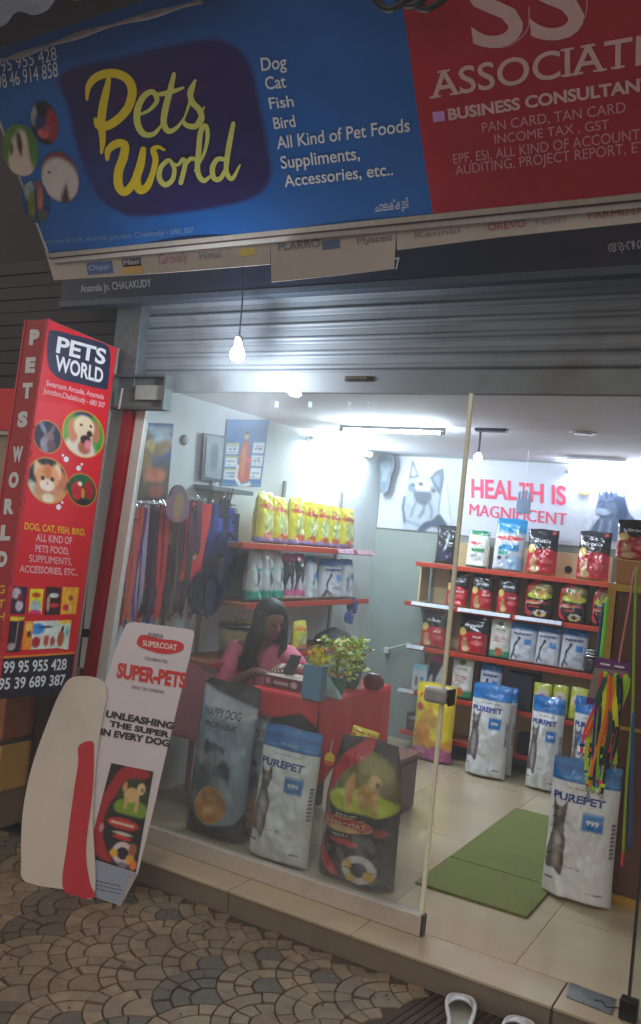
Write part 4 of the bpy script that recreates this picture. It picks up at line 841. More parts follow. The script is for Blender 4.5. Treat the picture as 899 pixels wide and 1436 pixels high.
def g_smallpp(A):
    A.fill((206, 214, 226)).rect(-1, .82, 2, 2, BL, .03).rect(-1, .88, 2, .93, (14, 84, 150), .03, .5); A.line([(.12, .08), (.2, .25), (.22, .42), (.34, .55), (.36, .6)], .075, (44, 46, 56), .03).ell(.37, .6, .06, .05, (40, 42, 52), .3).line([(.2, .2), (.32, .12)], .05, (44, 46, 56), .03).rect(.58, .45, .84, .6, (40, 130, 206), .03).noise(5, .06, 3)
    A.lines(.16, .69, .86, .755, 1, (60, 80, 140), 2)
def g_yell(A): A.fill((228, 216, 60)).line([(.15, .8), (.3, .86), (.45, .78)], .04, (196, 70, 50), .03).ell(.5, .5, .42, .12, (206, 200, 40), .4).line([(.5, .3), (.6, .5), (.58, .62)], .05, (110, 140, 90), .05).rect(-1, -1, 2, .12, (150, 130, 190), .04).ell(.3, .72, .26, .05, (196, 80, 50), .4).ell(.7, .7, .2, .05, (196, 80, 50), .4).ell(.35, .4, .18, .2, (190, 206, 120), .4).ell(.7, .35, .2, .22, (214, 216, 150), .4).ell(.5, .16, .35, .07, (206, 110, 50), .4).noise(6, .12, 4)
def g_teal(A): A.fill((206, 214, 216)).rect(-1, -1, 2, .2, (20, 150, 130), .04).ell(.5, .45, .12, .2, (90, 100, 110), .4, .7).ell(.4, .7, .15, .12, (160, 176, 180), .4).ell(.6, .6, .3, .04, (30, 150, 130), .4, .6).noise(6, .2, 4)
def g_pinkb(A): A.fill((40, 36, 46)).rect(-1, .84, 2, 2, (206, 50, 126), .04).poly([(.1, .25), (.3, .5), (.45, .2), (.7, .55), (.9, .8), (.95, .3), (.6, .2)], (190, 196, 206), .06).rect(-1, .1, 2, .22, (216, 100, 160), .03).rect(-1, -1, 2, .09, (210, 206, 190), .03).noise(7, .2, 4)
def g_whiteb(A): A.fill((206, 214, 222)).rect(-1, .84, 2, 2, (60, 130, 190), .04).ell(.7, .55, .14, .09, (40, 120, 206), .2).ell(.35, .4, .12, .25, (130, 140, 150), .4, .6).noise(6, .12, 4)
def g_supersm(A): g_super(A); A.noise(6, .1, 2)
def g_box(A): A.fill((150, 206, 220)).rect(-1, -1, 2, .78, (206, 214, 220), .03).ell(.3, .35, .1, .2, (110, 100, 110), .3).rect(.55, .4, .8, .55, (90, 160, 210), .03)
def g_yg(A): A.fill((196, 206, 60)).ell(.5, .6, .35, .2, (226, 214, 200), .3).ell(.5, .55, .2, .12, (176, 80, 130), .4).rect(-1, -1, 2, .2, (180, 190, 40), .03)
def g_black(A): A.fill((24, 26, 40)).line([(.4, .3), (.5, .5), (.55, .75)], .08, (190, 200, 216), .08).ell(.5, .25, .3, .12, (56, 50, 90), .5).noise(5, .2, 2)  # the pale streak is a gleam painted into the pouch colour
ARTS = dict(purepet=g_purepet, happy=g_happy, super=g_super, meo=g_meo, drools=g_drools, green=g_green, green2=g_green2, royal=g_royal, smallpp=g_smallpp, yell=g_yell, teal=g_teal, pinkb=g_pinkb, whiteb=g_whiteb, supersm=g_supersm, yg=g_yg, black=g_black)
TXT = dict(purepet=[('PUREPET', .07, .83, .705, .05, (28, 62, 150), .036), ('999', .60, .78, .572, .034, (222, 232, 240), .03), ('CAT ADULT', .36, .66, .872, .016, (200, 220, 235), .01)],
           happy=[('HAPPY DOG', .19, .80, .775, .052, (30, 34, 36), .01), ('PROFI-LINE', .20, .78, .70, .038, (58, 66, 74), .01)],
           super=[('SUPERCOAT', .10, .66, .392, .030, (216, 190, 170), .01), ('ADULT', .24, .46, .318, .020, (206, 206, 206), .01)],
           meo=[('me-O', .12, .90, .80, .085, (206, 50, 36), .03)],
           drools=[('drools', .24, .80, .70, .075, (222, 224, 232), .02)],
           supersm=[('SUPERCOAT', .12, .66, .392, .030, (220, 170, 150), .01)],
           smallpp=[('PUREPET', .14, .86, .69, .06, (50, 70, 140), .02)], green=[], royal=[])
def bag_surf(w, h, d, seed, lean=0, slump=0, flatbot=True, taper=0):
    def S(u, v, side=1, off=0):
        u = np.asarray(u, float); v = np.asarray(v, float)
        g = np.clip(v/.035, 0, 1)**.5*np.clip(1-np.clip(v, 0, 1)**4.0, 0, 1)**.85 if flatbot else np.sin(np.pi*np.clip(v, 0, 1))**.6
        e = np.clip(1-np.abs(2*u-1)**3.2, 0, 1)**.6
        top = np.clip((v-.82)/.18, 0, 1); wr = 1-.035*g*np.sin(np.pi*v)-taper*np.clip((v-.5)/.5, 0, 1)**1.6
        x = (u-.5)*w*wr; z = v*h-(.012*h)*np.abs(2*u-1)**2*(v > .5)*top+.006*h*np.sin(u*9+seed)*top
        n = (vnoise(u*3+seed, v*5, seed)-.5)*.26+(vnoise(u*7+seed, v*11+u*4, seed+2)-.5)*.22+(vnoise(u*16+v*9, v*20-u*8, seed+5)-.5)*.09
        cr = np.sin((v*13+u*2.2+seed)*2.2)*.05*np.clip(1-np.abs(v-.86)/.16, 0, 1)
        y = (d/2)*g*e*(1+n*1.2)+cr*d*e*.8+.0015+.004*np.sin(u*7+seed)*top*side
        y = y+off
        return np.stack([x, -side*y+slump*v*v, z+0*x], -1)
    return S
_BAG = {}
def bag(kind, w, h, d, seed=1, nu=30, nv=46, gloss=PLAS, gusset=None):
    """mesh data of one filled pouch in its own frame, printed artwork at its vertices"""
    S = bag_surf(w, h, d, seed, taper=.27 if kind == 'super' else .03); u, v = np.meshgrid(np.linspace(0, 1, nu), np.linspace(0, 1, nv)); A = Art(u, v); ARTS[kind](A)
    mb = MB(); mb.grid(S(u, v, 1), c=A.C)
    B = A.C[:, :1, :]*.5+A.C[:, -1:, :]*.5; Cb = np.repeat(B, 14, axis=1)
    ub, vb = np.meshgrid(np.linspace(0, 1, 14), np.linspace(0, 1, nv)); mb.grid(S(ub, vb, -1)[:, ::-1], c=Cb)
    # bottom lid
    k = 14; bu = np.linspace(0, 1, k); f = S(bu, np.full(k, .0), 1); f2 = S(bu, np.full(k, .0), -1); mb.grid(np.stack([f2, f]), c=np.tile(B[0, 0], (2, k, 1)))
    return mb, S
def bag_text(mb, S, kind, sep):
    out = []
    for (st, u0, u1, v0, ch, c, bd) in TXT.get(kind, []):
        v, f = text_mesh(st, bd, kind in ('super',)); x0, x1 = v[:, 0].min(), v[:, 0].max()
        U = u0+(v[:, 0]-x0)/(x1-x0)*(u1-u0); V = v0+v[:, 1]/.69*ch; P = S(U, V, 1, sep)
        mb.add(P, f, 0, np.tile(lin(c), (len(v), 1)))
def rotz(o, a): o.rotation_euler = (0, 0, a)
def big_bag(name, kind, px, Yd, d, label, group, seed, nu=64, nv=120, rot=0, h=None, lean=0):
    """px: (left x, right x at the foot, y foot left, y foot right, y top mid)"""
    a = PZ(px[0], px[2], 0); b = PZ(px[1], px[3], 0); w = b[0]-a[0]
    x = (a[0]+b[0])/2; y = Yd if Yd else (a[1]+b[1])/2+.02
    h = h or PY((px[0]+px[1])/2+8, px[4], y)[2]
    root = thing(name, (0, 0, 0), label, 'pet food bag', group)
    mb, S = bag(kind, w, h, d, seed, nu, nv); mb.build('bag_film', PLAS, root, smooth=True)
    t = MB(); bag_text(t, S, kind, .0022)
    if t.n: t.build('lettering', PLAS, root)
    # crimped seam along the top edge
    uu = np.linspace(.0, 1, 40); P = S(uu, np.full(40, .985), 1, .0012); A2 = Art(uu, np.full(40, .97)); ARTS[kind](A2)
    sm = MB(); Q = np.stack([P, S(uu, np.full(40, 1.0), 1, .0012)+np.array([0, 0, .004])]); sm.grid(Q, c=np.tile(A2.C*.8, (2, 1, 1)).reshape(2, 40, 3)); sm.build('top_seam', PLAS, root, smooth=True)
    root.location = (x, y+d/2*.6, 0); root.rotation_euler = (lean, 0, rot); W[root.name] = np.array(root.location)
    return root, w, h
PB = 'big pet food bags standing on the shop floor'
b0, bw, bh = big_bag('cat_food_bag', 'purepet', (754, 851, 1252, 1284, 1068), 0, .15, 'white and blue Purepet bag nearest the doorway, standing at the edge of the green mat', PB, 3, lean=-.03)
bg1, *_ = big_bag('cat_food_bag', 'purepet', (337, 425, 1200, 1224, 1021), 0, .13, 'white and blue Purepet bag behind the window between the black bags', PB, 5, lean=-.05)
big_bag('dog_food_bag', 'happy', (250, 330, 1163, 1189, 965), 0, .16, 'tall silver and black Happy Dog bag with orange disc behind the window', PB, 7, lean=-.04, h=.77)
big_bag('dog_food_bag', 'super', (435, 541, 1224, 1258, 1050), 0, .21, 'glossy black Supercoat bag with golden dog on green behind the window', PB, 9, lean=-.03, h=.645)
big_bag('cat_food_bag', 'purepet', (648, 703, 1084, 1098, 960), 0, .14, 'white and blue Purepet bag on the back floor beside the yellow bag', PB, 11, nu=44, nv=80, lean=-.03)
big_bag('cat_food_bag', 'purepet', (690, 722, 1078, 1086, 965), 6.08, .12, 'narrow Purepet bag turned sideways behind the back left white bag', PB, 12, nu=30, nv=60)
big_bag('cat_food_bag', 'purepet', (733, 778, 1104, 1116, 978), 5.93, .13, 'white and blue Purepet bag on the back floor half hidden by the front bag', PB, 13, nu=44, nv=80, lean=-.03)
big_bag('cat_food_bag', 'purepet', (790, 836, 1118, 1130, 978), 5.97, .12, 'rightmost Purepet bag at the back, partly behind the bright leashes', PB, 14, nu=36, nv=70)
big_bag('cat_food_bag', 'purepet', (800, 834, 1128, 1140, 1032), 5.78, .10, 'short Purepet bag leaning in front of the rightmost back bag', PB, 15, nu=30, nv=60)
big_bag('cat_food_bag', 'meo', (590, 646, 1054, 1066, 962), 6.02, .12, 'bright yellow cat food bag with red lettering and purple foot behind the patch lock', PB, 16, nu=40, nv=70)
# second black bag with the orange disc, just visible between silver and white bags
big_bag('dog_food_bag', 'happy', (322, 352, 1176, 1186, 995), 3.76, .12, 'black bag with orange disc squeezed between the Happy Dog bag and the Purepet bag', PB, 8, nu=30, nv=60, h=.67)

def shelf_bag(kind, xl, xr, ytop, Y, z, label, group, seed=1, d=None, wall='back', name='pet_food_pouch', cat='pet food pouch', res=(26, 36), tilt=0):
    if wall == 'back':
        a = PY(xl, ytop, Y); b = PY(xr, ytop, Y); w = abs(b[0]-a[0]); h = (a[2]+b[2])/2-z; loc = np.array([(a[0]+b[0])/2, Y, z]); rot = 0
    else:
        a = PX(xl, ytop, Y); b = PX(xr, ytop, Y); w = abs(b[1]-a[1]); h = (a[2]+b[2])/2-z; loc = np.array([Y, (a[1]+b[1])/2, z]); rot = math.pi/2
    d = d or .4*w; key = (kind, seed % 3, round(w, 2), round(h, 2))
    if key not in _BAG:
        mb, S = bag(kind, w, h, d, seed, *res); bag_text(mb, S, kind, .0015); o = mb.build(name, PLAS, None, smooth=True)
        v0 = np.array(o.location); o.data.transform(Matrix.Translation(Vector(v0))); _BAG[key] = o.data
    else:
        o = bpy.data.objects.new(name, _BAG[key]); col.objects.link(o)
    jr_ = random.Random(name+label); o.location = loc; o.rotation_euler = (tilt-jr_.uniform(0, .05), jr_.uniform(-.02, .02), rot+jr_.uniform(-.16, .16)); W[o.name] = loc
    return tag(o, label, cat, group)

# ---- shelves on the back wall
ORM = mat('shelf_orange', (190, 62, 38), .4, .1, var=.06, scale=10, dirt=.1); CRM = mat('shelf_cream', (206, 186, 140), .6, var=.05, scale=4)
su = thing('wall_shelves', (-1.95, 6.35, 0), 'orange edged shelf unit with cream back panels along the back wall', 'shelves')
SZ = [1.43, 1.12, .79, .45, .145]; sx0, sx1 = -2.69, -.72
for k, z in enumerate(SZ):
    e = MB(); x0 = sx0-(.06 if k == 1 else 0); MB().box((x0, 6.20, z-.035), (sx1, 6.212, z), bev=.003).build('shelf_lip', ORM, su); MB().box((x0, 6.2125, z-.034), (sx1, 6.482, z-.008)).build('shelf_board', mat('shelf_top', (156, 92, 58), .6), su)
for i, x in enumerate((-2.66, -2.24, -1.79, -1.33, -.87)):
    MB().box((x, 6.482, .05), (x+.03, 6.497, 1.60)).build('upright', mat('upright_grey', (150, 150, 146), .4, .4), su)
zz_ = [1.64, 1.42, 1.085, .755, .415, .11]
for i in range(4):
    x = -2.66+i*.457
    MB().box((x+.032, 6.470, .06), (x+.455, 6.480, 1.61)).build('back_panel', CRM, su)
MB().box((-2.69, 6.30, 1.125), (-2.675, 6.47, 1.395)).build('end_panel', CRM, su)
for (xa, xb, z) in ((577, 637, 1.12), (643, 717, 1.12), (724, 790, 1.12), (576, 600, .79), (570, 592, .45)):
    a = PY(xa, 850, 6.19)[0]; b = PY(xb, 850, 6.19)[0]; MB().obox((a, 6.188, z+.004), (b-a, 0, 0), (0, .010, 0), (0, -.012, -.026)).build('price_strip', mat('price_white', (200, 206, 216), .3), su)
GA, GB, GC, GD, GE = ['pouches on the %s shelf of the back wall' % w for w in ('top', 'second', 'third', 'fourth', 'lowest')]
Y_ = 6.28
shelf_bag('black', 615, 645, 737, Y_, SZ[0], 'dark navy pouch at the left end of the top back shelf', GA, 2)
shelf_bag('green', 657, 688, 744, Y_, SZ[0], 'white pouch with green top and foot on the top back shelf', GA, 1)
shelf_bag('royal', 697, 740, 727, Y_, SZ[0], 'tall pale blue pouch under the word Magnificent', GA, 2, res=(34, 50))
shelf_bag('drools', 742, 785, 742, Y_, SZ[0], 'black and red Drools pouch right of the tall pale blue pouch', GA, 4, res=(34, 46))
shelf_bag('drools', 812, 860, 745, Y_, SZ[0], 'black and red Drools pouch below the cat poster', GA, 5, res=(34, 46))
for k, (a, b, y, kd) in enumerate(((628, 659, 801, 'drools'), (664, 694, 806, 'drools'), (701, 730, 809, 'drools'), (739, 779, 812, 'supersm'), (786, 826, 816, 'supersm'), (833, 862, 822, 'supersm'))):
    shelf_bag(kd, a, b, y, Y_, SZ[1], ('leftmost red and black pouch of the second back shelf behind the glass edge', 'red and black pouch just right of the glass edge on the second back shelf', 'third red and black pouch of the second back shelf, left of the black Supercoat ones', 'left black Supercoat pouch of the second back shelf', 'middle black Supercoat pouch of the second back shelf', 'right black Supercoat pouch of the second back shelf beside the wooden cabinet')[k], GB, k+1)
for k, (a, b, y, kd, lb_) in enumerate(((594, 630, 856, 'drools', 'red pouch at the left end of the third back shelf'), (646, 688, 862, 'drools', 'large red and black pouch just right of the glass edge on the third back shelf'),
        (690, 719, 868, 'green2', 'white and green pouch between red and white pouches on the third back shelf'), (718, 755, 874, 'smallpp', 'left of three small Purepet pouches on the third back shelf'), (754, 789, 878, 'smallpp', 'middle of three small Purepet pouches on the third back shelf'), (789, 826, 882, 'smallpp', 'right of three small Purepet pouches on the third back shelf'))):
    shelf_bag(kd, a, b, y, Y_, SZ[2], lb_, GC, k+2, res=(30, 40))
def carton(kind_c, xl, xr, yt, Y, z, dp, label, name='carton', cat='box', grp=None, art=None):
    a = PY(xl, yt, Y); b = PY(xr, yt, Y); h = (a[2]+b[2])/2-z
    mb = MB(); mb.box((a[0], Y, z+.001), (b[0], Y+dp, z+h), c=lin(kind_c), bev=.002)
    if art:
        u, v = np.meshgrid(np.linspace(0, 1, 18), np.linspace(0, 1, 24)); A = Art(u, v); art(A); P = np.stack([a[0]+u*(b[0]-a[0]), np.full(u.shape, Y-.0012), z+.002+v*(h-.003)], -1); mb.grid(P, c=A.C)
    return tag(mb.build(name, PAPER), label, cat, grp)
carton((200, 208, 214), 580, 600, 932, 6.24, SZ[3], .09, 'small white and pale blue carton at the left end of the fourth back shelf', art=g_box)
shelf_bag('pinkb', 602, 628, 920, Y_, SZ[3], 'black pouch with pink top left of the glass edge on the fourth back shelf', GD, 2)
shelf_bag('green2', 636, 667, 922, Y_, SZ[3], 'white and green pouch above the back left Purepet bag', GD, 3)
shelf_bag('smallpp', 675, 706, 932, Y_, SZ[3], 'small Purepet pouch above the narrow sideways bag on the fourth back shelf', GD, 4)
# steel bowls / jar and dark boxes
jr = thing('steel_bowl_stack', tuple(PY(832, 930, 6.25)), 'shiny steel bowls stacked on a dark jar at the right of the third back shelf', 'bowls')
j0 = PY(832, 930, 6.25); j0[2] = SZ[2]
MB().lathe(j0, [(.05, .001), (.052, .01), (.052, .1), (.045, .11)], 16).build('jar', mat('dark_jar', (40, 30, 36), .3), jr, smooth=True)
for k in range(3): MB().lathe(j0, [(.05, .112+k*.02), (.068, .12+k*.02), (.07, .128+k*.02), (.06, .129+k*.02)], 18).build('bowl', mat('bright_steel'), jr, smooth=True)
carton((26, 28, 36), 708, 748, 945, 6.24, SZ[3], .16, 'dark box with a pale lid on the fourth back shelf behind the white bags')
for k, (a, b) in enumerate(((750, 776), (777, 799), (800, 826))): shelf_bag('yg', a, b, 958+k*3, 6.25, SZ[3]-.0, 'yellow green pouch %s on the fourth back shelf' % ('beside the dark box', 'in the middle of three', 'nearest the leashes')[k], GD, k+1, res=(16, 20))
carton((50, 40, 44), 571, 598, 1002, 6.24, SZ[4], .12, 'dark bundle pack at the left end of the lowest back shelf', art=lambda A: A.fill((52, 40, 46)).ell(.5, .75, .4, .15, (170, 160, 160), .4).ell(.4, .35, .3, .1, (120, 60, 70), .5).noise(5, .4, 2))
carton((46, 34, 38), 726, 745, 1030, 6.24, SZ[4], .12, 'dark carton on the lowest back shelf between the white Purepet bags')
a = PY(797, 799, 6.465); sk_ = MB(); sk_.lathe((0, 0, 0), [(.001, 0), (.028, 0), (.028, .002)], 20); o = tag(sk_.build('round_sticker', mat('shoe_black')), 'small black round sticker on the cream shelf back between two Drools pouches', 'sticker'); o.location = a; o.rotation_euler = (math.pi/2, 0, 0)

# ---- shelves on the left wall
sl = thing('wall_shelves', (-3.05, 5.0, .79), 'orange edged wall shelves on the left wall above the shopkeeper', 'shelves')
for k, (z, y0_, y1_) in enumerate(((1.475, 4.15, 5.86), (1.12, 4.25, 5.86), (.79, 4.0, 5.86))):
    MB().box((-2.90, y0_, z-.035), (-2.888, y1_, z), bev=.003).build('shelf_lip', ORM, sl); MB().box((-3.195, y0_, z-.034), (-2.901, y1_, z-.008)).build('shelf_board', mat('shelf_top'), sl)
for y in (4.2, 5.0, 5.82): MB().box((-3.197, y, .30), (-3.184, y+.03, 1.9)).build('upright', mat('upright_grey'), sl)
for ya, yb in ((5.28, 5.50), (5.56, 5.84)):
    MB().obox((-2.886, ya, 1.478), (.012, 0, 0), (0, yb-ya, 0), (.014, 0, -.03)).build('price_strip', mat('price_pink', (216, 170, 190), .3), sl)
GL1, GL2 = 'yellow pouches on the upper left wall shelf', 'pouches on the lower left wall shelf'
for k, (a, b, y) in enumerate(((362, 386, 690), (384, 405, 697), (408, 428, 698), (427, 444, 704), (446, 462, 707), (461, 476, 710), (477, 498, 713))):
    shelf_bag('yell', a, b, y, -2.99, 1.475, ('yellow pouch at the near end of the upper left wall shelf', 'second yellow pouch from the near end of the upper left wall shelf', 'third yellow pouch from the near end of the upper left wall shelf', 'yellow pouch in the middle of the upper left wall shelf', 'third yellow pouch from the far end of the upper left wall shelf', 'second yellow pouch from the far end of the upper left wall shelf', 'yellow pouch at the far end of the upper left wall shelf')[k], GL1, k+1, wall='left', d=.1, res=(22, 30), tilt=0)
for k, (a, b, y, kd, lb_) in enumerate(((350, 368, 770, 'teal', 'teal footed pouch at the near end of the lower left wall shelf'), (368, 383, 768, 'teal', 'second teal footed pouch of the lower left wall shelf'), (383, 398, 770, 'teal', 'silver pouch with teal foot left of the pink topped ones'),
        (400, 413, 776, 'pinkb', 'near black pouch with pink top on the lower left wall shelf'), (413, 428, 776, 'pinkb', 'far black pouch with pink top on the lower left wall shelf'), (430, 446, 780, 'whiteb', 'white pouch with blue top right of the pink topped ones'), (452, 478, 784, 'smallpp', 'wide white Purepet pouch near the far end of the lower left wall shelf'), (479, 494, 784, 'whiteb', 'white pouch with blue top at the far end of the lower left wall shelf'))):
    shelf_bag(kd, a, b, y, -2.99, 1.12, lb_, GL2, k+1, wall='left', d=.1, res=(22, 30))
# ================================================================ BACK WALL POSTER
KF = Face((-3.2, BY-.012, 2.24), (1, 0, 0), (0, 0, 1))
pw = thing('wall_poster', (-1.6, BY-.01, 1.66), 'wide white wall poster with grey dog and cat and the red words Health Is Magnificent', 'poster')
MB().box((-3.19, BY-.011, 1.665), (.2, BY-.001, 2.262)).build('poster_sheet', mat('poster_white', (196, 199, 210), .5, var=.02), pw)
def a_shep(A):
    A.fill((196, 199, 210)); D = (66, 80, 98); M_ = (110, 122, 138); Lg = (164, 172, 182); X = (36, 42, 52)
    A.poly([(.12, .0), (.1, .3), (.16, .5), (.2, .66), (.24, .8), (.42, .8), (.56, .78), (.7, .78), (.84, .64), (.84, .45), (.8, .3), (.95, .12), (1.2, -.1), (.1, -.1)], Lg, .03)
    A.poly([(.22, .72), (.27, .96), (.31, .995), (.35, .95), (.44, .76)], D, .02, 1, False).poly([(.28, .77), (.31, .9), (.37, .8)], Lg, .03)
    A.poly([(.66, .77), (.80, .88), (.96, .93), (.96, .78), (.86, .52), (.76, .6)], D, .02, 1, False).poly([(.74, .77), (.86, .82), (.84, .64)], M_, .03)
    A.line([(.86, .58), (.82, .42), (.79, .3)], .03, M_, .03).line([(.13, .45), (.1, .3), (.14, .12)], .05, D, .04)
    A.ell(.3, .6, .1, .07, M_, .4).ell(.31, .635, .045, .018, X, .4).ell(.71, .6, .07, .05, M_, .4).ell(.72, .59, .035, .024, X, .4)
    A.ell(.5, .63, .15, .09, (210, 214, 220), .3).ell(.465, .665, .055, .03, (44, 48, 56), .3).poly([(.34, .55), (.64, .56), (.66, .46), (.56, .38), (.42, .38), (.33, .46)], D, .04)
    A.line([(.36, .4), (.3, .3), (.26, .2)], .04, M_, .04).line([(.52, .38), (.5, .28), (.42, .2)], .05, D, .05, .8).line([(.62, .42), (.66, .3), (.64, .2)], .05, M_, .05)
    A.poly([(.38, -.02), (.5, .12), (.66, .17), (.8, .26), (.94, .1), (1.1, -.1), (.7, -.1)], (50, 64, 86), .03).poly([(.5, -.04), (.62, .06), (.74, .05), (.7, -.05)], Lg, .04).line([(.2, .12), (.4, .08)], .03, M_, .05).noise(9, .12, 3).noise(22, .08, 5)
picture('dog_picture', pw, quad_pf(KF, (560, 642), (624, 650), (634, 748), (557, 742), .002), 60, 84, a_shep)
def a_coon(A):
    A.fill((196, 199, 210)); D = (52, 66, 92); M_ = (86, 100, 124); Lg = (146, 158, 178)
    A.poly([(.17, .9), (.26, .86), (.34, .79), (.5, .8), (.56, .86), (.67, .93), (.73, .8), (.77, .6), (.82, .48), (.9, .4), (.9, .2), (1.0, -.1), (.0, -.1), (.06, .06), (.2, .28), (.26, .38), (.18, .5), (.2, .68)], M_, .02)
    A.poly([(.58, .82), (.66, .9), (.69, .72)], (206, 212, 222), .03).poly([(.19, .87), (.26, .82), (.26, .74)], (196, 204, 216), .03)
    A.poly([(.5, .72), (.7, .76), (.78, .5), (.68, .36), (.56, .4), (.58, .56)], D, .04).ell(.36, .76, .03, .08, D, .4).ell(.46, .78, .03, .07, D, .4).line([(.42, .64), (.5, .67), (.58, .65)], .03, (54, 64, 86), .03).line([(.22, .62), (.28, .645), (.34, .62)], .028, (54, 64, 86), .03)
    A.ell(.3, .53, .06, .035, (60, 70, 92), .3).ell(.3, .47, .14, .06, Lg, .4).line([(.2, .42), (.34, .38), (.5, .43)], .03, D, .04).line([(.32, .6), (.3, .54)], .03, D, .03)
    for k in range(9): A.line([(.16+k*.075, .3+.02*(k % 3)), (.12+k*.08, .12), (.16+k*.08, -.04)], .022, D if k % 2 else Lg, .03)
    A.ell(.76, .2, .2, .2, D, .5, .7).noise(10, .18, 3).noise(24, .14, 7)
picture('cat_picture', pw, quad_pf(KF, (829, 670), (894, 680), (902, 764), (816, 754), .002), 60, 76, a_coon)
pinkr = ink('ink_rose', (216, 58, 96))
def ktext(st, L, R, T):
    mb = MB(); put_text(mb, KF, st, L, R, T, bold=.028, off=.0025); mb.build('lettering', pinkr, pw)
ktext('HEAL', (661, 697), (725, 701), (661, 672)); ktext('H IS', (743, 703), (794, 708), (743, 678)); ktext('MAGNIFICENT', (658, 722), (794, 737), (659, 706)); ktext('T', (728, 701.5), (742, 703), (728, 677))
p = PY(820, 686, BY-.02); o = MB(); o.lathe((0, 0, 0), [(.001, .004), (.044, .004), (.046, 0)], 24); o.lathe((0, 0, .0045), [(.001, .001), (.028, .001), (.029, 0)], 20, m=1)
o = tag(o.build('round_sticker', [mat('gold_sticker', (196, 186, 120), .4), mat('pale_sticker', (214, 216, 196), .4)]), 'pale gold round sticker on the poster left of the grey cat', 'sticker'); o.location = p; o.rotation_euler = (math.pi/2, 0, 0)
# tag hanging in front of the lettering
hp = PY(735, 700, 5.9); ht = thing('hanging_tag', tuple(hp), 'blue grey hand shaped tag hanging on a thread before the word Health', 'tag')
mb = MB(); mb.box(hp+[-.05, -.006, -.10], hp+[.05, .006, .0], bev=.006)
for k in range(4): mb.box(hp+[-.045+k*.024, -.006, -.002], hp+[-.027+k*.024, .006, .05+.012*(k in (1, 2))], bev=.004)
mb.build('tag_card', mat('tag_blue', (112, 134, 160), .5), ht); MB().tube([hp+[0, 0, .05], [hp[0], hp[1], CZ]], .002, 5).build('thread', mat('thread_white', (220, 220, 220)), ht)
# sole shaped sticker on the window
so = smooth_closed([(541, 634), (551, 640), (553, 655), (548, 668), (546, 682), (541, 691), (534, 690), (532, 680), (533, 668), (530, 655), (532, 640)], 5)
SGF = Face((0, 6.40, 1.6), (1, 0, 0), (0, 0, 1)); mb = MB(); mb.prism([SGF.at(x, y) for x, y in so], (0, .012, 0)); s2 = mb.build('sole_outline', mat('sole_grey', (104, 118, 130), .6)); tag(s2, 'grey shoe sole hung at the corner of the back wall left of the dog poster', 'shoe sole')
mb = MB(); mb.prism([SGF.at(541+(x-541)*.62, 657+(y-655)*.5, .003) for x, y in so], (0, .003, 0)); mb.build('inner_sole', mat('sole_light', (140, 152, 162), .6), s2)
# conduit bracket on the grey wall
p = PY(544, 912, 6.49); q = PY(578, 902, 6.49); o = thing('towel_bar', tuple(p), 'short pale rod on a white bracket on the grey back wall', 'rail')
MB().box(p+[-.022, -.035, -.022], p+[.022, -.001, .022], bev=.004).build('bracket', mat('bracket_white', (206, 204, 196), .5), o); MB().tube([p+[0, -.03, .01], q+[0, -.03, 0]], .008, 8).build('rod', mat('rod_pale', (176, 176, 168), .4), o)

# ================================================================ LEFT WALL: pictures, leashes
WF = Face((LW+.004, 4, 1.5), (0, 1, 0), (0, 0, 1))
def a_post(A):
    A.fill((46, 96, 150)).ell(.5, .9, .6, .06, (150, 176, 190), .6).ell(.8, .78, .3, .08, (160, 180, 190), .6).grad(.62, .42, (84, 76, 48)).grad(.2, .05, (24, 22, 20)).noise(3, .3, 2)
    A.ell(.3, .82, .2, .13, (120, 84, 56), .4, .85).poly([(.2, .9), (.45, .7), (.5, .4), (.3, .3), (.12, .5)], (118, 90, 62), .08, .9).poly([(.5, .72), (.95, .78), (.9, .62), (.6, .58)], (150, 124, 92), .06).ell(.5, .7, .1, .09, (196, 176, 106), .4).ell(.45, .45, .12, .22, (130, 110, 60), .4)
    A.ell(.66, .33, .24, .09, (190, 110, 72), .5).ell(.2, .28, .15, .1, (60, 46, 36), .5).ell(.7, .12, .18, .08, (150, 66, 40), .5).ell(.35, .1, .2, .08, (70, 76, 40), .5).noise(6, .4, 5)
def on_face(F_, TL, TR, BR, BL, off): return quad_pf(F_, TL, TR, BR, BL, off)
th = thing('wall_poster', tuple(WF.at(207, 648)), 'painted poster in blue and brown on the left wall above the leashes', 'poster')
picture('poster_print', th, on_face(WF, (180, 592), (243, 594), (234, 703), (174, 700), .003), 44, 60, a_post, PAPER)
def a_cal(A):
    A.fill((52, 108, 160)).rect(-1, .9, 2, 2, (60, 120, 180), .02).rect(.03, .02, .97, .03, (210, 220, 226), .01)
    for k in range(3):
        A.rect(.05, .10+k*.19, .33, .26+k*.19, (214, 222, 226), .02).rect(.68, .12+k*.19, .96, .28+k*.19, (214, 222, 226), .02).rect(.05, .235+k*.19, .33, .26+k*.19, (170, 170, 60), .02)
        A.lines(.08, .12+k*.19, .3, .22+k*.19, 4, (120, 130, 150), k).lines(.71, .14+k*.19, .93, .24+k*.19, 4, (120, 130, 150), k+5)
    A.poly([(.5, .7), (.4, .6), (.38, .4), (.3, .12), (.5, .06), (.68, .12), (.62, .4), (.6, .6)], (186, 84, 56), .03).poly([(.46, .62), (.42, .3), (.5, .1), (.54, .4)], (206, 130, 90), .04).ell(.5, .75, .055, .05, (206, 160, 120), .3).ell(.5, .80, .06, .025, (70, 44, 36), .4).line([(.42, .56), (.36, .44), (.45, .38)], .035, (196, 110, 80), .03)
    A.line([(.36, .3), (.34, .12), (.48, .0), (.7, .04)], .05, (226, 226, 226), .03).ell(.62, .4, .06, .04, (230, 80, 110), .5).noise(6, .1, 2).noise(20, .08, 4)
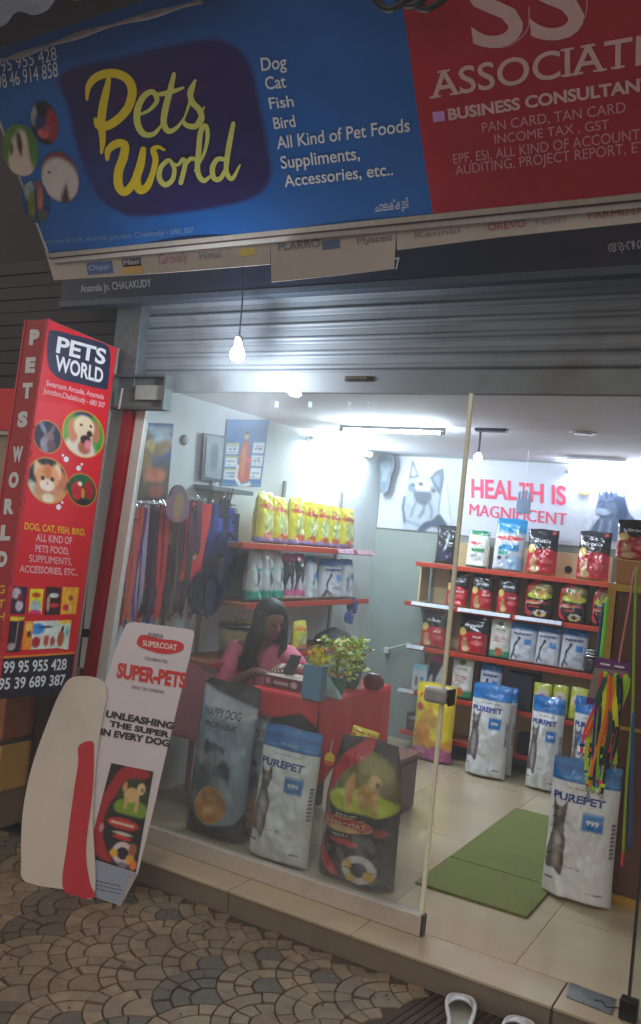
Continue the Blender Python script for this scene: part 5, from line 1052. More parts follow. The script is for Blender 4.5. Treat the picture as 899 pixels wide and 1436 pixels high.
cl = thing('wall_calendar', tuple(WF.at(344, 636)), 'blue wall calendar with white month boxes and an orange figure', 'calendar')
picture('calendar_sheet', cl, on_face(WF, (318, 588), (377, 589), (365, 683), (309, 681), .003), 44, 60, a_cal, PAPER)
fr_ = thing('picture_frame', tuple(WF.at(293, 640)), 'dark framed picture standing on a small shelf left of the blue calendar', 'picture frame')
c4 = [WF.at(*q, .03) for q in ((281, 607), (311, 611), (306, 676), (277, 672))]; mb = MB()
mb.prism(c4, WF.n*-.02); mb.build('frame', mat('frame_dark', (56, 64, 70), .5), fr_)
picture('framed_print', fr_, on_face(WF, (284, 611), (308, 615), (303.5, 672), (280.5, 668), .034), 14, 20, lambda A: A.fill((150, 164, 170)).ell(.5, .5, .25, .35, (110, 126, 134), .5).noise(5, .2, 3), PAPER)
s0 = WF.at(272, 680, 0); s1 = WF.at(330, 684, 0); s1[2] = s0[2]
tag(MB().obox(s0+[0, 0, -.02], s1-s0, (.14, 0, 0), (0, 0, .025)).build('wall_ledge', mat('ledge_grey', (90, 104, 108), .6)), 'small grey ledge under the framed picture on the left wall', 'ledge')
o = MB(); o.lathe((0, 0, 0), [(.001, .012), (.022, .012), (.03, .006), (.03, 0)], 16, sy=1); o.lathe((0, 0, .0125), [(.001, .004), (.009, .004), (.010, 0)], 10, m=1)
o = tag(o.build('wall_medallion', [mat('medal_dark', (64, 66, 70), .5), mat('medal_light', (110, 112, 112), .4)]), 'small dark round medallion on the left wall between poster and frame', 'medallion'); o.location = WF.at(258, 617, .0); o.rotation_euler = (0, math.pi/2, 0)

# leashes: real straps hung from hooks on a wall bar
XL_ = -3.12
bar0, bar1 = PX(176, 706, XL_), PX(330, 708, XL_)
rk = thing('hook_rail', tuple((bar0+bar1)/2), 'thin steel hook rail with steel ladder strip on the left wall holding the leashes', 'rail')
MB().tube([bar0, bar1], .006, 8).build('rail', mat('bright_steel'), rk)
L0 = PX(180, 720, XL_-.04)
for k in range(9):
    z = L0[2]-.02-k*.05; MB().box((XL_-.06, 3.44, z), (XL_-.05, 3.47, z+.012)).build('ladder_rung', mat('bright_steel'), rk)
leash_c = [(190, 84, 70), (200, 90, 70), (96, 52, 130), (170, 160, 190), (186, 24, 36), (30, 24, 34), (36, 26, 54), (84, 50, 170), (26, 26, 60), (190, 40, 44), (150, 30, 60), (196, 180, 150), (44, 28, 30), (84, 66, 44), (40, 30, 60), (110, 26, 40), (90, 34, 60), (50, 30, 34), (190, 176, 160), (120, 50, 40)]
lab_c = ['salmon', 'coral', 'mauve', 'silver grey', 'crimson', 'black', 'dark plum', 'violet', 'midnight blue', 'brick red', 'wine', 'beige', 'dark brown', 'olive brown', 'indigo', 'ruby', 'magenta brown', 'charcoal brown', 'cream', 'rust']
def leash(px, ytop, ybot, c, lab, w=.018, xo=0, n=2, cat='leash', grp='leashes hanging on the left wall'):
    top = PX(px, ytop, XL_+xo); bot = PX(px-(ybot-ytop)*.105, ybot, XL_+xo); L = top[2]-bot[2]
    r = thing('dog_leash', tuple(top), lab, cat, grp); rn = random.random()*6
    for j in range(n):
        dy = (j-(n-1)/2)*w*.9; pts = []
        for i in range(12):
            t = i/11; pts.append(top+[.008*math.sin(t*5+rn+j)+.012*j, dy+.022*math.sin(t*4+rn*2+j)*t, -L*t*(1-.04*j)])
        MB().ribbon(pts, w, (.3, 1, 0), .003).build('strap', mat('webbing_%d_%d_%d' % c, c, .8, var=.18, scale=120, bump=.3), r)
    MB().tube([top+[0, 0, .03], top+[.004, .008, .018], top+[0, .012, 0], top+[0, .004, -.014], top+[0, -.008, -.006], top+[0, -.008, .01], top+[0, 0, .016]], .0035, 6).build('snap_hook', mat('bright_steel'), r)
    MB().box(top-np.array([.006, w*.7, .06]), top+np.array([.008, w*.7, -.045]), bev=.003).build('keeper', mat('leather_dark', (30, 24, 26), .5), r)
xsl = np.linspace(190, 279, 20)
for i in range(12):
    c = ((176, 60, 50), (60, 30, 70), (186, 100, 80), (30, 24, 30), (120, 30, 50), (70, 50, 120))[i % 6]; leash(194+i*7.4, 716, 858+random.uniform(0, 14), c, 'thin %s lead behind the wide straps at their %s side' % (('orange red', 'aubergine', 'apricot', 'jet black', 'claret', 'lilac')[i % 6], 'near left' if i < 6 else 'far right'), w=.010, xo=-.04, n=2, grp='thin leads behind the wide straps')
for i, x in enumerate(xsl):
    leash(x, 712+random.uniform(-4, 6), 862+random.uniform(0, 20)-(8 if i > 14 else 0), leash_c[i], '%s leash, %s' % (lab_c[i], ('the one nearest the white jamb' if i == 0 else 'hanging straight between its neighbours on the left wall')), w=.02+.006*(i % 3 == 0), xo=random.uniform(-.02, .03), n=2)
for i, (x, y0_, y1_, c, lab, w) in enumerate(((268, 704, 815, (226, 56, 54), 'bright coral harness strap ending in a metal clip', .030), (286, 706, 812, (226, 50, 56), 'wide red strap at the right end of the leashes', .045), (276, 702, 780, (90, 36, 70), 'plum strap between the two coral straps', .04),
        (298, 706, 835, (28, 50, 130), 'navy harness strap left of the blue harnesses', .04), (306, 708, 790, (36, 70, 176), 'royal blue harness strap', .04), (314, 700, 850, (22, 26, 58), 'long midnight harness strap over the shelf end', .045), (322, 712, 800, (30, 64, 160), 'blue strap below two black cords', .04), (330, 720, 826, (24, 40, 90), 'rightmost dark blue strap before the yellow pouches', .035))):
    leash(x, y0_, y1_, c, lab, w, xo=.02+.01*(i % 3), n=2, cat='harness', grp='harnesses hanging on the left wall')
# bundled harness at the bottom of the blue straps: loops of padded webbing
def harness(px, py, X, c, label, s=1.0, cat='harness'):
    o = PX(px, py, X); r = thing('dog_harness', tuple(o), label, cat, 'harnesses hanging on the left wall'); m_ = mat('webbing_%d_%d_%d' % c, c, .8, var=.18, scale=120, bump=.3)
    for k in range(3):
        a = k*.9; pts = [o+np.array([.03*math.cos(a)*math.sin(t)*s, .065*s*math.sin(t)*(1-.2*k), -.10*s*(1-math.cos(t))*(1-.15*k)]) for t in np.linspace(0, 2*math.pi, 22)]
        MB().ribbon(pts, .030*s, (1, .2*k, 0), .006).build('strap', m_, r)
    MB().prism([o+[.02, -.04*s, -.05*s], o+[.02, .045*s, -.05*s], o+[.02, .03*s, -.17*s], o+[.02, 0, -.21*s], o+[.02, -.03*s, -.17*s]], (.015, 0, 0)).build('chest_pad', m_, r)
    MB().tube([o+np.array([.03, .015*math.cos(t), -.05*s+.015*math.sin(t)]) for t in np.linspace(0, 6.28, 10)], .003, 6).build('ring', mat('bright_steel'), r)
harness(292, 800, -3.04, (26, 30, 66), 'dark navy harness at the bottom of the hanging bundle', 1.3); harness(280, 812, -3.06, (34, 30, 60), 'plum navy harness left of the dark navy one', .8)
harness(318, 745, -3.03, (34, 58, 120), 'blue harness hung by two black cords below the calendar', 1.0); harness(306, 775, -3.03, (44, 36, 66), 'dark harness with a steel ring among the blue straps', .9)
mb = MB(); a = PX(327, 684, -3.04); b = PX(321, 712, -3.03); a2 = PX(322, 684, -3.04); b2 = PX(316, 712, -3.03); mb.tube([a, b], .0025, 5); mb.tube([a2, b2], .0025, 5); tag(mb.build('rope', mat('flex_black')), 'two thin black cords below the calendar holding a blue harness', 'cord')
harness(495, 838, -2.90, (60, 78, 140), 'small blue harness hanging at the far end of the left wall shelf', .55)
harness(489, 858, -2.88, (70, 96, 160), 'tiny pale blue harness below the small blue one', .40)
# flying disc on its card
dc = thing('flying_disc_toy', tuple(PX(250, 706, -3.02)), 'dark round toy on a mauve card with yellow centre hung over the leashes', 'toy')
c0 = PX(250, 702, -3.02); mb = MB(); mb.prism([c0+[0, .075*math.cos(t), .085*math.sin(t)] for t in np.linspace(0, 2*math.pi, 25)[:-1]], (-.012, 0, 0)); mb.build('disc', mat('disc_brown', (60, 40, 56), .4), dc)
def a_card(A): A.fill((112, 72, 100)).ell(.5, .55, .2, .5, (140, 112, 50), .5).noise(3, .1, 2)
c1 = PX(250, 712, -3.0)
u, v = np.meshgrid(np.linspace(0, 1, 16), np.linspace(0, 1, 16)); mb = MB(); ang = u; Pc = np.stack([np.full(u.shape, c1[0]), c1[1]+(u-.5)*.19, c1[2]+(v-.5)*.16*(1-.5*(2*u-1)**2)], -1); A = Art(u, v); a_card(A); mb.grid(Pc, c=A.C); B = Pc.copy(); B[..., 0] -= .004; mb.grid(B[:, ::-1], c=A.C); mb.build('card', PAPER, dc)

# ================================================================ DESK, GOODS ON IT, SHOPKEEPER
DX0, DX1, DY0, DY1, DZ = -2.47, -2.07, 3.76, 4.56, .75
dk = thing('desk', ((DX0+DX1)/2, (DY0+DY1)/2, 0), 'shop desk with dark front under a red cloth behind the window bags', 'desk')
wd = mat('dark_wood', (40, 26, 26), .5, var=.2, scale=6, stretch=(1, 1, 6)); 
MB().box((DX0, DY0, DZ-.03), (DX1, DY1, DZ-.004), bev=.003).build('desk_top', wd, dk)
MB().box((DX0+.02, DY0+.03, .08), (DX1-.02, DY0+.05, DZ-.031)).build('front_panel', mat('black_panel', (26, 28, 36), .4), dk)
for x in (DX0+.02, DX1-.06):
    for y in (DY0+.052, DY1-.06): MB().box((x, y, 0), (x+.04, y+.04, DZ-.031)).build('leg', wd, dk)
# red cloth: top sheet and hanging sides with folds
cm = mat('red_cloth', (204, 28, 38), .85, var=.08, scale=60, bump=.25)
def drop_side(t): return .24+.06*math.sin(t*7)+.10*max(0, t-.65)/.35
nu_, nv_ = 50, 60
xs_ = np.linspace(0, 1, nu_); P = []
W_ = DX1-DX0+.02; D_ = DY1-DY0+.02; rows = []
cl_t = MB(); g = np.zeros((12, 12, 3))
for j in range(12):
    for i in range(12): g[j, i] = (DX0-.01+W_*i/11, DY0-.01+D_*j/11, DZ+.003+.0015*math.sin(i*2.1+j*1.3))
cl_t.grid(g)
# right side (faces the doorway): long drop with a pointed corner at the far end
R1 = np.zeros((14, 40, 3))
for i in range(40):
    t = i/39; L = .40-.10*math.sin(t*3.1)+(.16*max(0, (t-.55)/.45)**1.5)
    for j in range(14):
        s = j/13; fold = (.014*math.sin(t*22+1)+.02*math.sin(t*9))*s; R1[j, i] = (DX1+.012+fold+.02*s, DY0-.01+D_*t, DZ+.003-L*s)
cl_t.grid(R1[::-1])
F1 = np.zeros((10, 40, 3))
for i in range(40):
    t = i/39; L = .09+.035*math.sin(t*4+.5)+.07*max(0, t-.8)/.2
    for j in range(10):
        s = j/9; fold = .008*math.sin(t*17)*s; F1[j, i] = (DX0-.01+W_*t, DY0-.012-fold-.01*s, DZ+.003-L*s)
cl_t.grid(F1[::-1]); 
o = cl_t.build('tablecloth', cm, None, smooth=True); tag(o, 'red cloth draped over the desk with a pointed corner hanging at its right side', 'tablecloth')
bm = bmesh.new(); bm.from_mesh(o.data); bmesh.ops.remove_doubles(bm, verts=bm.verts, dist=.002); bm.to_mesh(o.data); bm.free(); sm_ = o.modifiers.new('thick', 'SOLIDIFY'); sm_.thickness = .002
# low maroon cabinet beside the desk
lc = thing('low_cabinet', (-2.14, 4.76, 0), 'low maroon wooden cabinet beside the red cloth with bare top', 'cabinet'); mar = mat('maroon_wood', (84, 34, 34), .4, var=.15, scale=5, stretch=(1, 1, 5))
MB().box((-2.34, 4.60, .01), (-1.99, 4.90, .315)).build('carcass', mar, lc); MB().box((-2.35, 4.59, .316), (-1.975, 4.91, .335), bev=.003).build('top_board', mat('cabinet_top', (120, 66, 52), .4), lc); MB().box((-1.989, 4.62, .04), (-1.982, 4.88, .29), bev=.002).build('door', mar, lc)
# things on the desk
def onD(x, y): return PZ(x, y, DZ+.006)
c_ = onD(408, 966); bx = MB(); bx.box(c_+[-.17, -.03, 0], c_+[.10, .13, .06], bev=.003); tr_ = thing('carton_tray', tuple(c_), 'low pink and dark printed carton with pale top in front of the shopkeeper', 'carton')
MB().box(c_+[-.15, -.03, 0], c_+[.10, .13, .052], bev=.003).build('tray_side', mat('carton_maroon', (110, 44, 56), .6), tr_); MB().box(c_+[-.148, -.028, .0525], c_+[.098, .128, .056]).build('tray_top', mat('carton_pale', (186, 166, 150), .7), tr_)
u, v = np.meshgrid(np.linspace(0, 1, 40), np.linspace(0, 1, 10)); A = Art(u, v); A.fill((110, 44, 56)).rect(.05, .2, .15, .8, (190, 150, 160), .02).rect(.24, .3, .6, .65, (200, 176, 184), .04).ell(.74, .5, .08, .35, (206, 190, 196), .3).rect(.88, .1, 1, .9, (60, 40, 66), .02)
mb = MB(); P = np.stack([c_[0]-.148+u*.246, np.full(u.shape, c_[1]-.0315), c_[2]+.002+v*.048], -1); mb.grid(P, c=A.C); mb.build('tray_print', PAPER, tr_)
c_ = onD(399, 962)+np.array([0, .03, .058]); MB_ = MB(); MB_.obox(c_+[-.035, 0, 0], (.055, .012, 0), (0, .014, 0), (.016, .03, .10)); tag(MB_.build('card_machine', mat('phone_black', (30, 30, 40), .3)), 'black handheld card machine leaning on the low carton', 'card machine')
c_ = onD(435, 982); vb = thing('blue_pen_stand', tuple(c_), 'tall pale blue paper stand at the desk edge with yellow flowers in it', 'holder')
MB().box(c_+[-.055, 0, 0], c_+[.05, .06, .17], bev=.004).build('stand_body', mat('pale_blue_card', (96, 140, 170), .6), vb)
flo = MB(); ym = (228, 206, 20)
for k in range(60):
    p = c_+[random.uniform(-.05, .05), .03+random.uniform(-.03, .03), .20+random.uniform(-.04, .05)]; a = random.random()*6.28; s = random.uniform(.008, .016); d1 = np.array([math.cos(a), .3, math.sin(a)])*s; d2 = np.array([-math.sin(a), .5, math.cos(a)])*s
    flo.add([p-d1, p+d2, p+d1, p-d2], [(0, 1, 2, 3)], 0)
flo.build('flowers', mat('petal_yellow', (224, 204, 24), .6, var=.2), vb)
def plant(px, py, h, n, label, cols_, spread=.08, potc=(60, 110, 96)):
    c = onD(px, py); r = thing('potted_plant', tuple(c), label, 'plant'); MB().lathe(c, [(.035, 0), (.045, .03), (.05, .09), (.044, .095)], 14).build('pot', mat('pot_%d' % potc[0], potc, .4), r, smooth=True)
    st_ = MB(); lf = MB()
    for k in range(7):
        e = c+[random.gauss(0, spread*.7), random.gauss(0, spread*.6), h*random.uniform(.7, 1)]; st_.tube([c+[0, 0, .08], (c+e)/2+[0, 0, .05], e], .0022, 5)
    for k in range(n):
        g1 = max(-1.6, min(1.6, random.gauss(0, 1))); g2 = max(-1.6, min(1.6, random.gauss(0, 1))); p = c+[g1*spread*.85, g2*spread*.6, .1+(h-.06)*random.random()]; a = random.random()*6.28; b = random.uniform(-.6, .8); s = random.uniform(.015, .030)
        d1 = np.array([math.cos(a)*math.cos(b), math.sin(a)*math.cos(b), math.sin(b)])*s; d2 = norm(np.cross(d1, [random.random(), random.random(), 1]))*s*.45
        lf.add([p-d1, p-d1*.2+d2, p+d1, p-d1*.2-d2], [(0, 1, 2, 3)], k % 3)
    st_.build('stems', mat('stem_green', (90, 120, 50), .6), r); lf.build('leaves', [mat('leaf_%d' % i, q, .5, var=.2) for i, q in enumerate(cols_)], r)
GRN = ((186, 206, 70), (140, 176, 66), (226, 222, 84))
plant(470, 976, .25, 330, 'bushy yellow green plant in the middle of the desk', GRN, .075); plant(492, 964, .23, 220, 'second yellow green plant behind the calendar stand on the desk', GRN, .06)
c_ = onD(462, 978); tag(MB().prism([c_+[-.03, 0, 0], c_+[.06, 0, 0], c_+[-.03, 0, .12]], (0, .03, 0)).build('folded_card', mat('pale_aqua', (170, 206, 206), .6)), 'pale aqua folded card beside the blue stand', 'card')
c_ = onD(497, 966); cs = thing('desk_calendar', tuple(c_), 'white desk calendar stand tilted among the plants', 'calendar')
MB().obox(c_+[-.02, 0, 0], (.05, .02, 0), (0, .006, 0), (-.035, .05, .16)).build('page', mat('page_white', (206, 206, 206), .6), cs); 
MB().obox(c_+[-.028, -.003, .055], (.034, .012, 0), (0, .002, 0), (-.022, .028, .085)).build('printed_date', mat('page_grey', (90, 90, 110), .6), cs)
c_ = onD(523, 966); wl = MB(); wl.lathe(c_, [(.045, 0), (.062, .02), (.060, .05), (.045, .075), (.03, .085)], 14, sy=.7); tag(wl.build('leather_purse', mat('brown_leather', (104, 40, 34), .35, var=.4, scale=18, bump=.6), smooth=True), 'small crumpled reddish brown purse at the right of the red cloth', 'purse')
# basket and dark bag on the lower left shelf
c_ = PX(332, 905, -3.0); c_[2] = .79; bk = thing('planter_basket', tuple(c_), 'round olive and cream basket with dark rim and green leaves behind the shopkeeper', 'basket')
MB().lathe(c_, [(.07, .001), (.10, .02), (.115, .16), (.11, .165)], 18).build('basket_body', mat('basket_cream', (150, 142, 96), .7, var=.3, scale=14), bk, smooth=True); MB().lathe(c_+[0, 0, .166], [(.12, 0), (.125, .012), (.12, .025), (.10, .026)], 18).build('basket_rim', mat('shoe_black'), bk, smooth=True)
lf = MB()
for k in range(80):
    p = c_+[random.gauss(0, .05), random.gauss(.02, .05), .17+random.random()*.05]; a = random.random()*6.28; s = .018; d1 = np.array([math.cos(a), math.sin(a), .4])*s; d2 = np.array([-math.sin(a), math.cos(a), .2])*s*.5; lf.add([p-d1, p+d2, p+d1, p-d2], [(0, 1, 2, 3)])
lf.build('leaves', mat('leaf_0'), bk)
a = PX(468, 893, -3.0); a[2] = .79
mb = MB(); mb.lathe(a, [(.16, .001), (.19, .02), (.17, .06), (.10, .09), (.02, .115)], 18, sx=.6, sy=1.15); tag(mb.build('dark_plush_pack', mat('pack_dark', (70, 78, 76), .4, var=.6, scale=22, bump=.6), smooth=True), 'dark crumpled pack with coloured flecks on the lower left wall shelf', 'pack')
mb = MB(); q = PX(443, 890, -2.95); q[2] = .79
u, v = np.meshgrid(np.linspace(0, 1, 14), np.linspace(0, 1, 20)); shelf_bag('yell', 412, 432, 870, -2.93, .79, 'small gold and white pouch behind the shopkeeper\'s face', None, 3, wall='left', d=.06, res=(16, 22))

# plastic chair behind the shopkeeper
pc = mat('chair_pink', (176, 104, 112), .35, var=.06, dirt=.08); ch = thing('plastic_chair', (-2.98, 4.02, 0), 'dull pink plastic chair back beside the shopkeeper behind the window', 'chair')
cx_, cy_ = -2.93, 3.98
MB().box((cx_-.20, cy_-.2, .40), (cx_+.20, cy_+.2, .43), bev=.015).build('seat', pc, ch)
for sx in (-1, 1):
    for sy in (-1, 1): MB().tube([(cx_+sx*.18, cy_+sy*.18, 0), (cx_+sx*.16, cy_+sy*.16, .40)], [.016, .022], 8).build('leg', pc, ch)
bk_ = np.zeros((10, 14, 3))
for j in range(10):
    for i in range(14):
        u = i/13*2-1; v = j/9; bk_[j, i] = (cx_+u*.19, cy_-.18-.05*(1-u*u)-.03*v, .43+v*(.40-.06*u*u))
mb = MB(); mb.grid(bk_); B = bk_.copy(); B[..., 1] += .012; mb.grid(B[:, ::-1]); mb.build('backrest', pc, ch, smooth=True)

# the shopkeeper: one skinned body, clothes and hair as children
pr = thing('person', (-2.80, 4.28, 0), 'woman with long dark hair in pink shirt seated at the red desk, looking down', 'person')
def skin_obj(name, verts, edges, radii, m_, parent, sub=2, root=0):
    o0 = wloc(parent); me = bpy.data.meshes.new(name); me.from_pydata([tuple(np.array(v)-o0) for v in verts], edges, [])
    o = bpy.data.objects.new(name, me); col.objects.link(o); sk = o.modifiers.new('skin', 'SKIN'); sk.use_smooth_shade = True
    for i, r in enumerate(radii): me.skin_vertices[0].data[i].radius = (r, r) if not isinstance(r, tuple) else r
    me.skin_vertices[0].data[root].use_root = True
    sb = o.modifiers.new('sub', 'SUBSURF'); sb.levels = sub; sb.render_levels = sub
    bpy.context.view_layer.update(); m2 = bpy.data.meshes.new_from_object(o.evaluated_get(bpy.context.evaluated_depsgraph_get()))
    bpy.data.objects.remove(o); bpy.data.meshes.remove(me); m2.name = name; m2.materials.clear(); m2.materials.append(m_); m2.polygons.foreach_set('use_smooth', [True]*len(m2.polygons))
    o = bpy.data.objects.new(name, m2); col.objects.link(o); o.parent = parent; W[o.name] = o0; return o
HC = PX(380, 872, -2.70); HX, HY, HZ = HC       # centre of the head
fd = norm([.88, -.42, -.26]); sd = norm(np.cross(fd, [0, 0, 1])); ud = np.cross(sd, fd)   # face direction, her right, up
def H(f, s, u): return HC+fd*f+sd*s+ud*u
neck = H(-.03, 0, -.12); chest = HC+np.array([-.06, .05, -.29]); pel = np.array([HC[0]-.08, HC[1]+.12, .50])
shd = np.array([.87, .5, 0.])
SL = chest+shd*.155+[0, 0, .09]; SR = chest-shd*.165+[0, 0, .09]      # far and near shoulders
V = [pel, pel*.5+chest*.5, chest, neck+[-.02, 0, -.03], neck, H(-.01, 0, -.05), H(-.012, 0, .03), H(-.015, 0, .085)]
Rd = [.15, (.13, .12), (.15, .12), .06, .052, .072, .09, .06]; Ed = [(i, i+1) for i in range(7)]
V.append(H(.03, 0, -.085)); Rd.append(.038); Ed.append((5, 8))       # chin
def limb(pts, rs, at):
    k = len(V)
    for i, (p, r) in enumerate(zip(pts, rs)): V.append(np.array(p)); Rd.append(r); Ed.append((at if i == 0 else k+i-1, k+i))
    return len(V)-1
elL = HC+shd*.22+np.array([.03, -.10, -.26]); wL = np.array([HC[0]+.22, HC[1]-.20, .83])
elR = HC-shd*.26+np.array([.05, -.06, -.42]); wrR = np.array([HC[0]+.12, HC[1]-.30, .80])
kL = limb([SL, elL, wL], [.062, .042, .026], 2); kR = limb([SR, elR, wrR], [.062, .042, .026], 2)
for wr, dirn in ((kL, norm([.3, -.9, -.1])), (kR, norm([.9, .2, -.02]))):
    w0 = V[wr]; sdv = norm(np.cross(dirn, [0, 0, 1])); kp = limb([w0+dirn*.045], [.026], wr)
    for q, (o_, ln) in enumerate(((-.027, .055), (-.009, .066), (.009, .062), (.026, .048))):
        b_ = w0+dirn*.075+sdv*o_; limb([b_, b_+dirn*ln*.5+[0, 0, -.006], b_+dirn*ln*.85+[0, 0, -.022]], [.0085, .0078, .0065], kp)
    limb([w0+dirn*.03-sdv*.03, w0+dirn*.062-sdv*.042+[0, 0, -.008]], [.010, .008], kp)
kn = len(V)
for s in (-1, 1):
    hip = pel+shd*.09*s; kk = [hip+[.0, -.02, -.02], hip+[.06, -.36, .0], hip+[.06, -.34, -.40], hip+[.10, -.44, -.44]]
    limb(kk, [.085, .06, .042, .03], 0)
skin_m = mat('skin_brown', (128, 84, 66), .5, var=.05); skin_obj('body', V, Ed, Rd, skin_m, pr)
shirt_m = mat('shirt_pink', (214, 108, 132), .85, var=.16, scale=14, bump=.8)
SV = [pel+[0, 0, .02], pel*.5+chest*.5, chest, neck+[-.03, .01, -.09], SL, elL*.45+SL*.55, elL*.9+SL*.1, SR, elR*.45+SR*.55, elR*.9+SR*.1]
skin_obj('shirt', SV, [(0, 1), (1, 2), (2, 3), (2, 4), (4, 5), (5, 6), (2, 7), (7, 8), (8, 9)], [.175, (.155, .14), (.172, .14), .075, .08, .074, .066, .08, .074, .066], shirt_m, pr)
dark_m = mat('trousers_dark', (30, 30, 44), .8, var=.1); TV = [pel]; TR_ = [.165]; TE = []
for s in (-1, 1):
    hip = pel+shd*.09*s; k = len(TV)
    for p, r in zip([hip+[.0, -.02, -.02], hip+[.06, -.36, .0], hip+[.06, -.34, -.38]], [.10, .075, .055]): TV.append(np.array(p)); TR_.append(r)
    TE += [(0, k), (k, k+1), (k+1, k+2)]
skin_obj('trousers', TV, TE, TR_, dark_m, pr)
hair_m = mat('hair_black', (18, 15, 17), .6, var=.3, scale=60, stretch=(6, 6, 1), bump=.5)
# scalp cap and long strands
mb = MB(); cap = np.zeros((14, 26, 3))
for j in range(14):
    for i in range(26):
        th_ = j/13*2.0; ph = i/26*2*math.pi; fr = max(0, math.cos(ph)); rr = math.sin(min(th_, 1.62)); drop = math.cos(th_)
        lim = 1-.45*fr*(j/13)
        x = rr*math.cos(ph)*.105*(1 if math.cos(ph) < 0 else lim); y = rr*math.sin(ph)*.092
        cap[j, i] = H(x-.022, y, .034+drop*.098+(.05*fr*(j/13)**2))
mb.grid(cap, wrap=True)
for k in range(230):
    ph = random.uniform(.9, 2*math.pi-.9); s0 = H(.095*math.cos(ph)-.02, .088*math.sin(ph), random.uniform(.0, .07)); L = random.uniform(.26, .36)
    out = (fd*math.cos(ph)*.5+sd*math.sin(ph)); out[2] = 0; p1 = s0+out*.012+[0, 0, -.10]; p2 = np.array([s0[0]-.02, s0[1], 0])+out*random.uniform(-.01, .04)+[0, 0, s0[2]-.22]; p3 = p2+[-.01+random.gauss(0, .015), random.gauss(0, .015), -(L-.22)]
    pts = smooth_open([s0, p1, p2, p3], 4) if False else [s0, s0*.5+p1*.5+out*.006, p1, p1*.5+p2*.5+out*.004, p2, p3]
    mb.ribbon(pts, [.012, .013, .013, .012, .010, .003], np.cross(out, [0, 0, 1])+.01, .005)
mb.build('hair', hair_m, pr, smooth=True)
ft = MB(); 
nz_ = smooth_open([H(.075, 0, .02), H(.092, 0, -.012), H(.086, 0, -.03)], 3); ft.tube(nz_, [.008, .009, .010, .012, .014, .012, .009], 8); ft.build('nose', skin_m, pr, smooth=True)
for s in (-1, 1):
    MB().lathe(H(.073, .03*s, .012), [(.001, -.006), (.010, -.003), (.011, 0), (.010, .003), (.001, .006)], 10).build('eye', mat('eye_dark', (20, 16, 16), .2), pr, smooth=True)
    MB().ribbon([H(.078, .016*s, .030), H(.08, .03*s, .034), H(.07, .048*s, .028)], .006, (0, 0, 1), .004).build('eyebrow', hair_m, pr)
    MB().lathe(H(-.01, .078*s, -.01), [(.001, -.03), (.012, -.02), (.014, .0), (.012, .02), (.001, .03)], 10, sy=.5).build('ear', skin_m, pr, smooth=True)
MB().ribbon([H(.072, -.022, -.056), H(.082, 0, -.054), H(.072, .022, -.056)], .012, (0, 0, 1), .006).build('mouth', mat('lips', (120, 58, 58), .4), pr)

# ================================================================ RIGHT: cabinet, leashes, mat
cb = thing('display_cabinet', (-.45, 4.45, 0), 'tall dark brown cabinet with yellow wood frame at the right of the doorway', 'cabinet')
cx0, cx1, cy0, cy1, cz1 = -.865, -.02, 4.30, 4.75, 1.475
yw = mat('yellow_wood', (178, 138, 52), .45, var=.15, scale=5, stretch=(1, 1, 6)); bw_ = mat('brown_laminate', (92, 52, 34), .4, var=.12, scale=4, stretch=(1, 1, 5))
MB().box((cx0, cy0, .0), (cx0+.035, cy0+.03, cz1)).build('frame_post', yw, cb); MB().box((cx0+.036, cy0, cz1-.035), (cx1-.036, cy0+.03, cz1)).build('frame_rail', yw, cb); MB().box((cx1-.035, cy0, 0), (cx1, cy0+.03, cz1)).build('frame_post', yw, cb); MB().box((cx0+.036, cy0, .0), (cx1-.036, cy0+.03, .045)).build('frame_rail', yw, cb)
MB().box((cx0+.04, cy0+.016, .05), (-.463, cy0+.028, cz1-.04)).build('door', bw_, cb); MB().box((-.459, cy0+.016, .05), (cx1-.04, cy0+.028, cz1-.04)).build('door', bw_, cb)
MB().box((cx0, cy0+.031, 0), (cx0+.02, cy1, cz1-.001)).build('side_panel', yw, cb); MB().box((cx1-.02, cy0+.031, 0), (cx1, cy1, cz1-.001)).build('side_panel', bw_, cb); MB().box((cx0+.021, cy0+.031, cz1-.02), (cx1-.021, cy1, cz1-.001)).build('top_board', yw, cb); MB().box((cx0+.021, cy1-.012, .0), (cx1-.021, cy1, cz1-.021)).build('back_board', bw_, cb)
MB().box((cx0+.10, cy0+.004, .80), (cx1-.06, cy0+.0155, .815)).build('shelf_line', yw, cb)
# carton and black pouch on top of the cabinet
q = PY(862, 812, 4.4); bx_ = MB().box((q[0]+.01, 4.36, cz1+.001), (q[0]+.34, 4.60, cz1+.115), bev=.003); tag(bx_.build('cardboard_box', mat('cardboard', (176, 122, 76), .8, var=.08, dirt=.1)), 'plain brown cardboard box on top of the wooden cabinet', 'box')
a = PY(862, 752, 4.45); b = PY(925, 752, 4.45); mb, S = bag('drools', b[0]-a[0], .20, .10, 4, 26, 34); bag_text(mb, S, 'drools', .0015); o = mb.build('pet_food_pouch', PLAS, None, smooth=True); tag(o, 'black pouch lying on the cardboard box at the right edge of the photo', 'pet food pouch'); o.location = ((a[0]+b[0])/2, 4.50, cz1+.117)

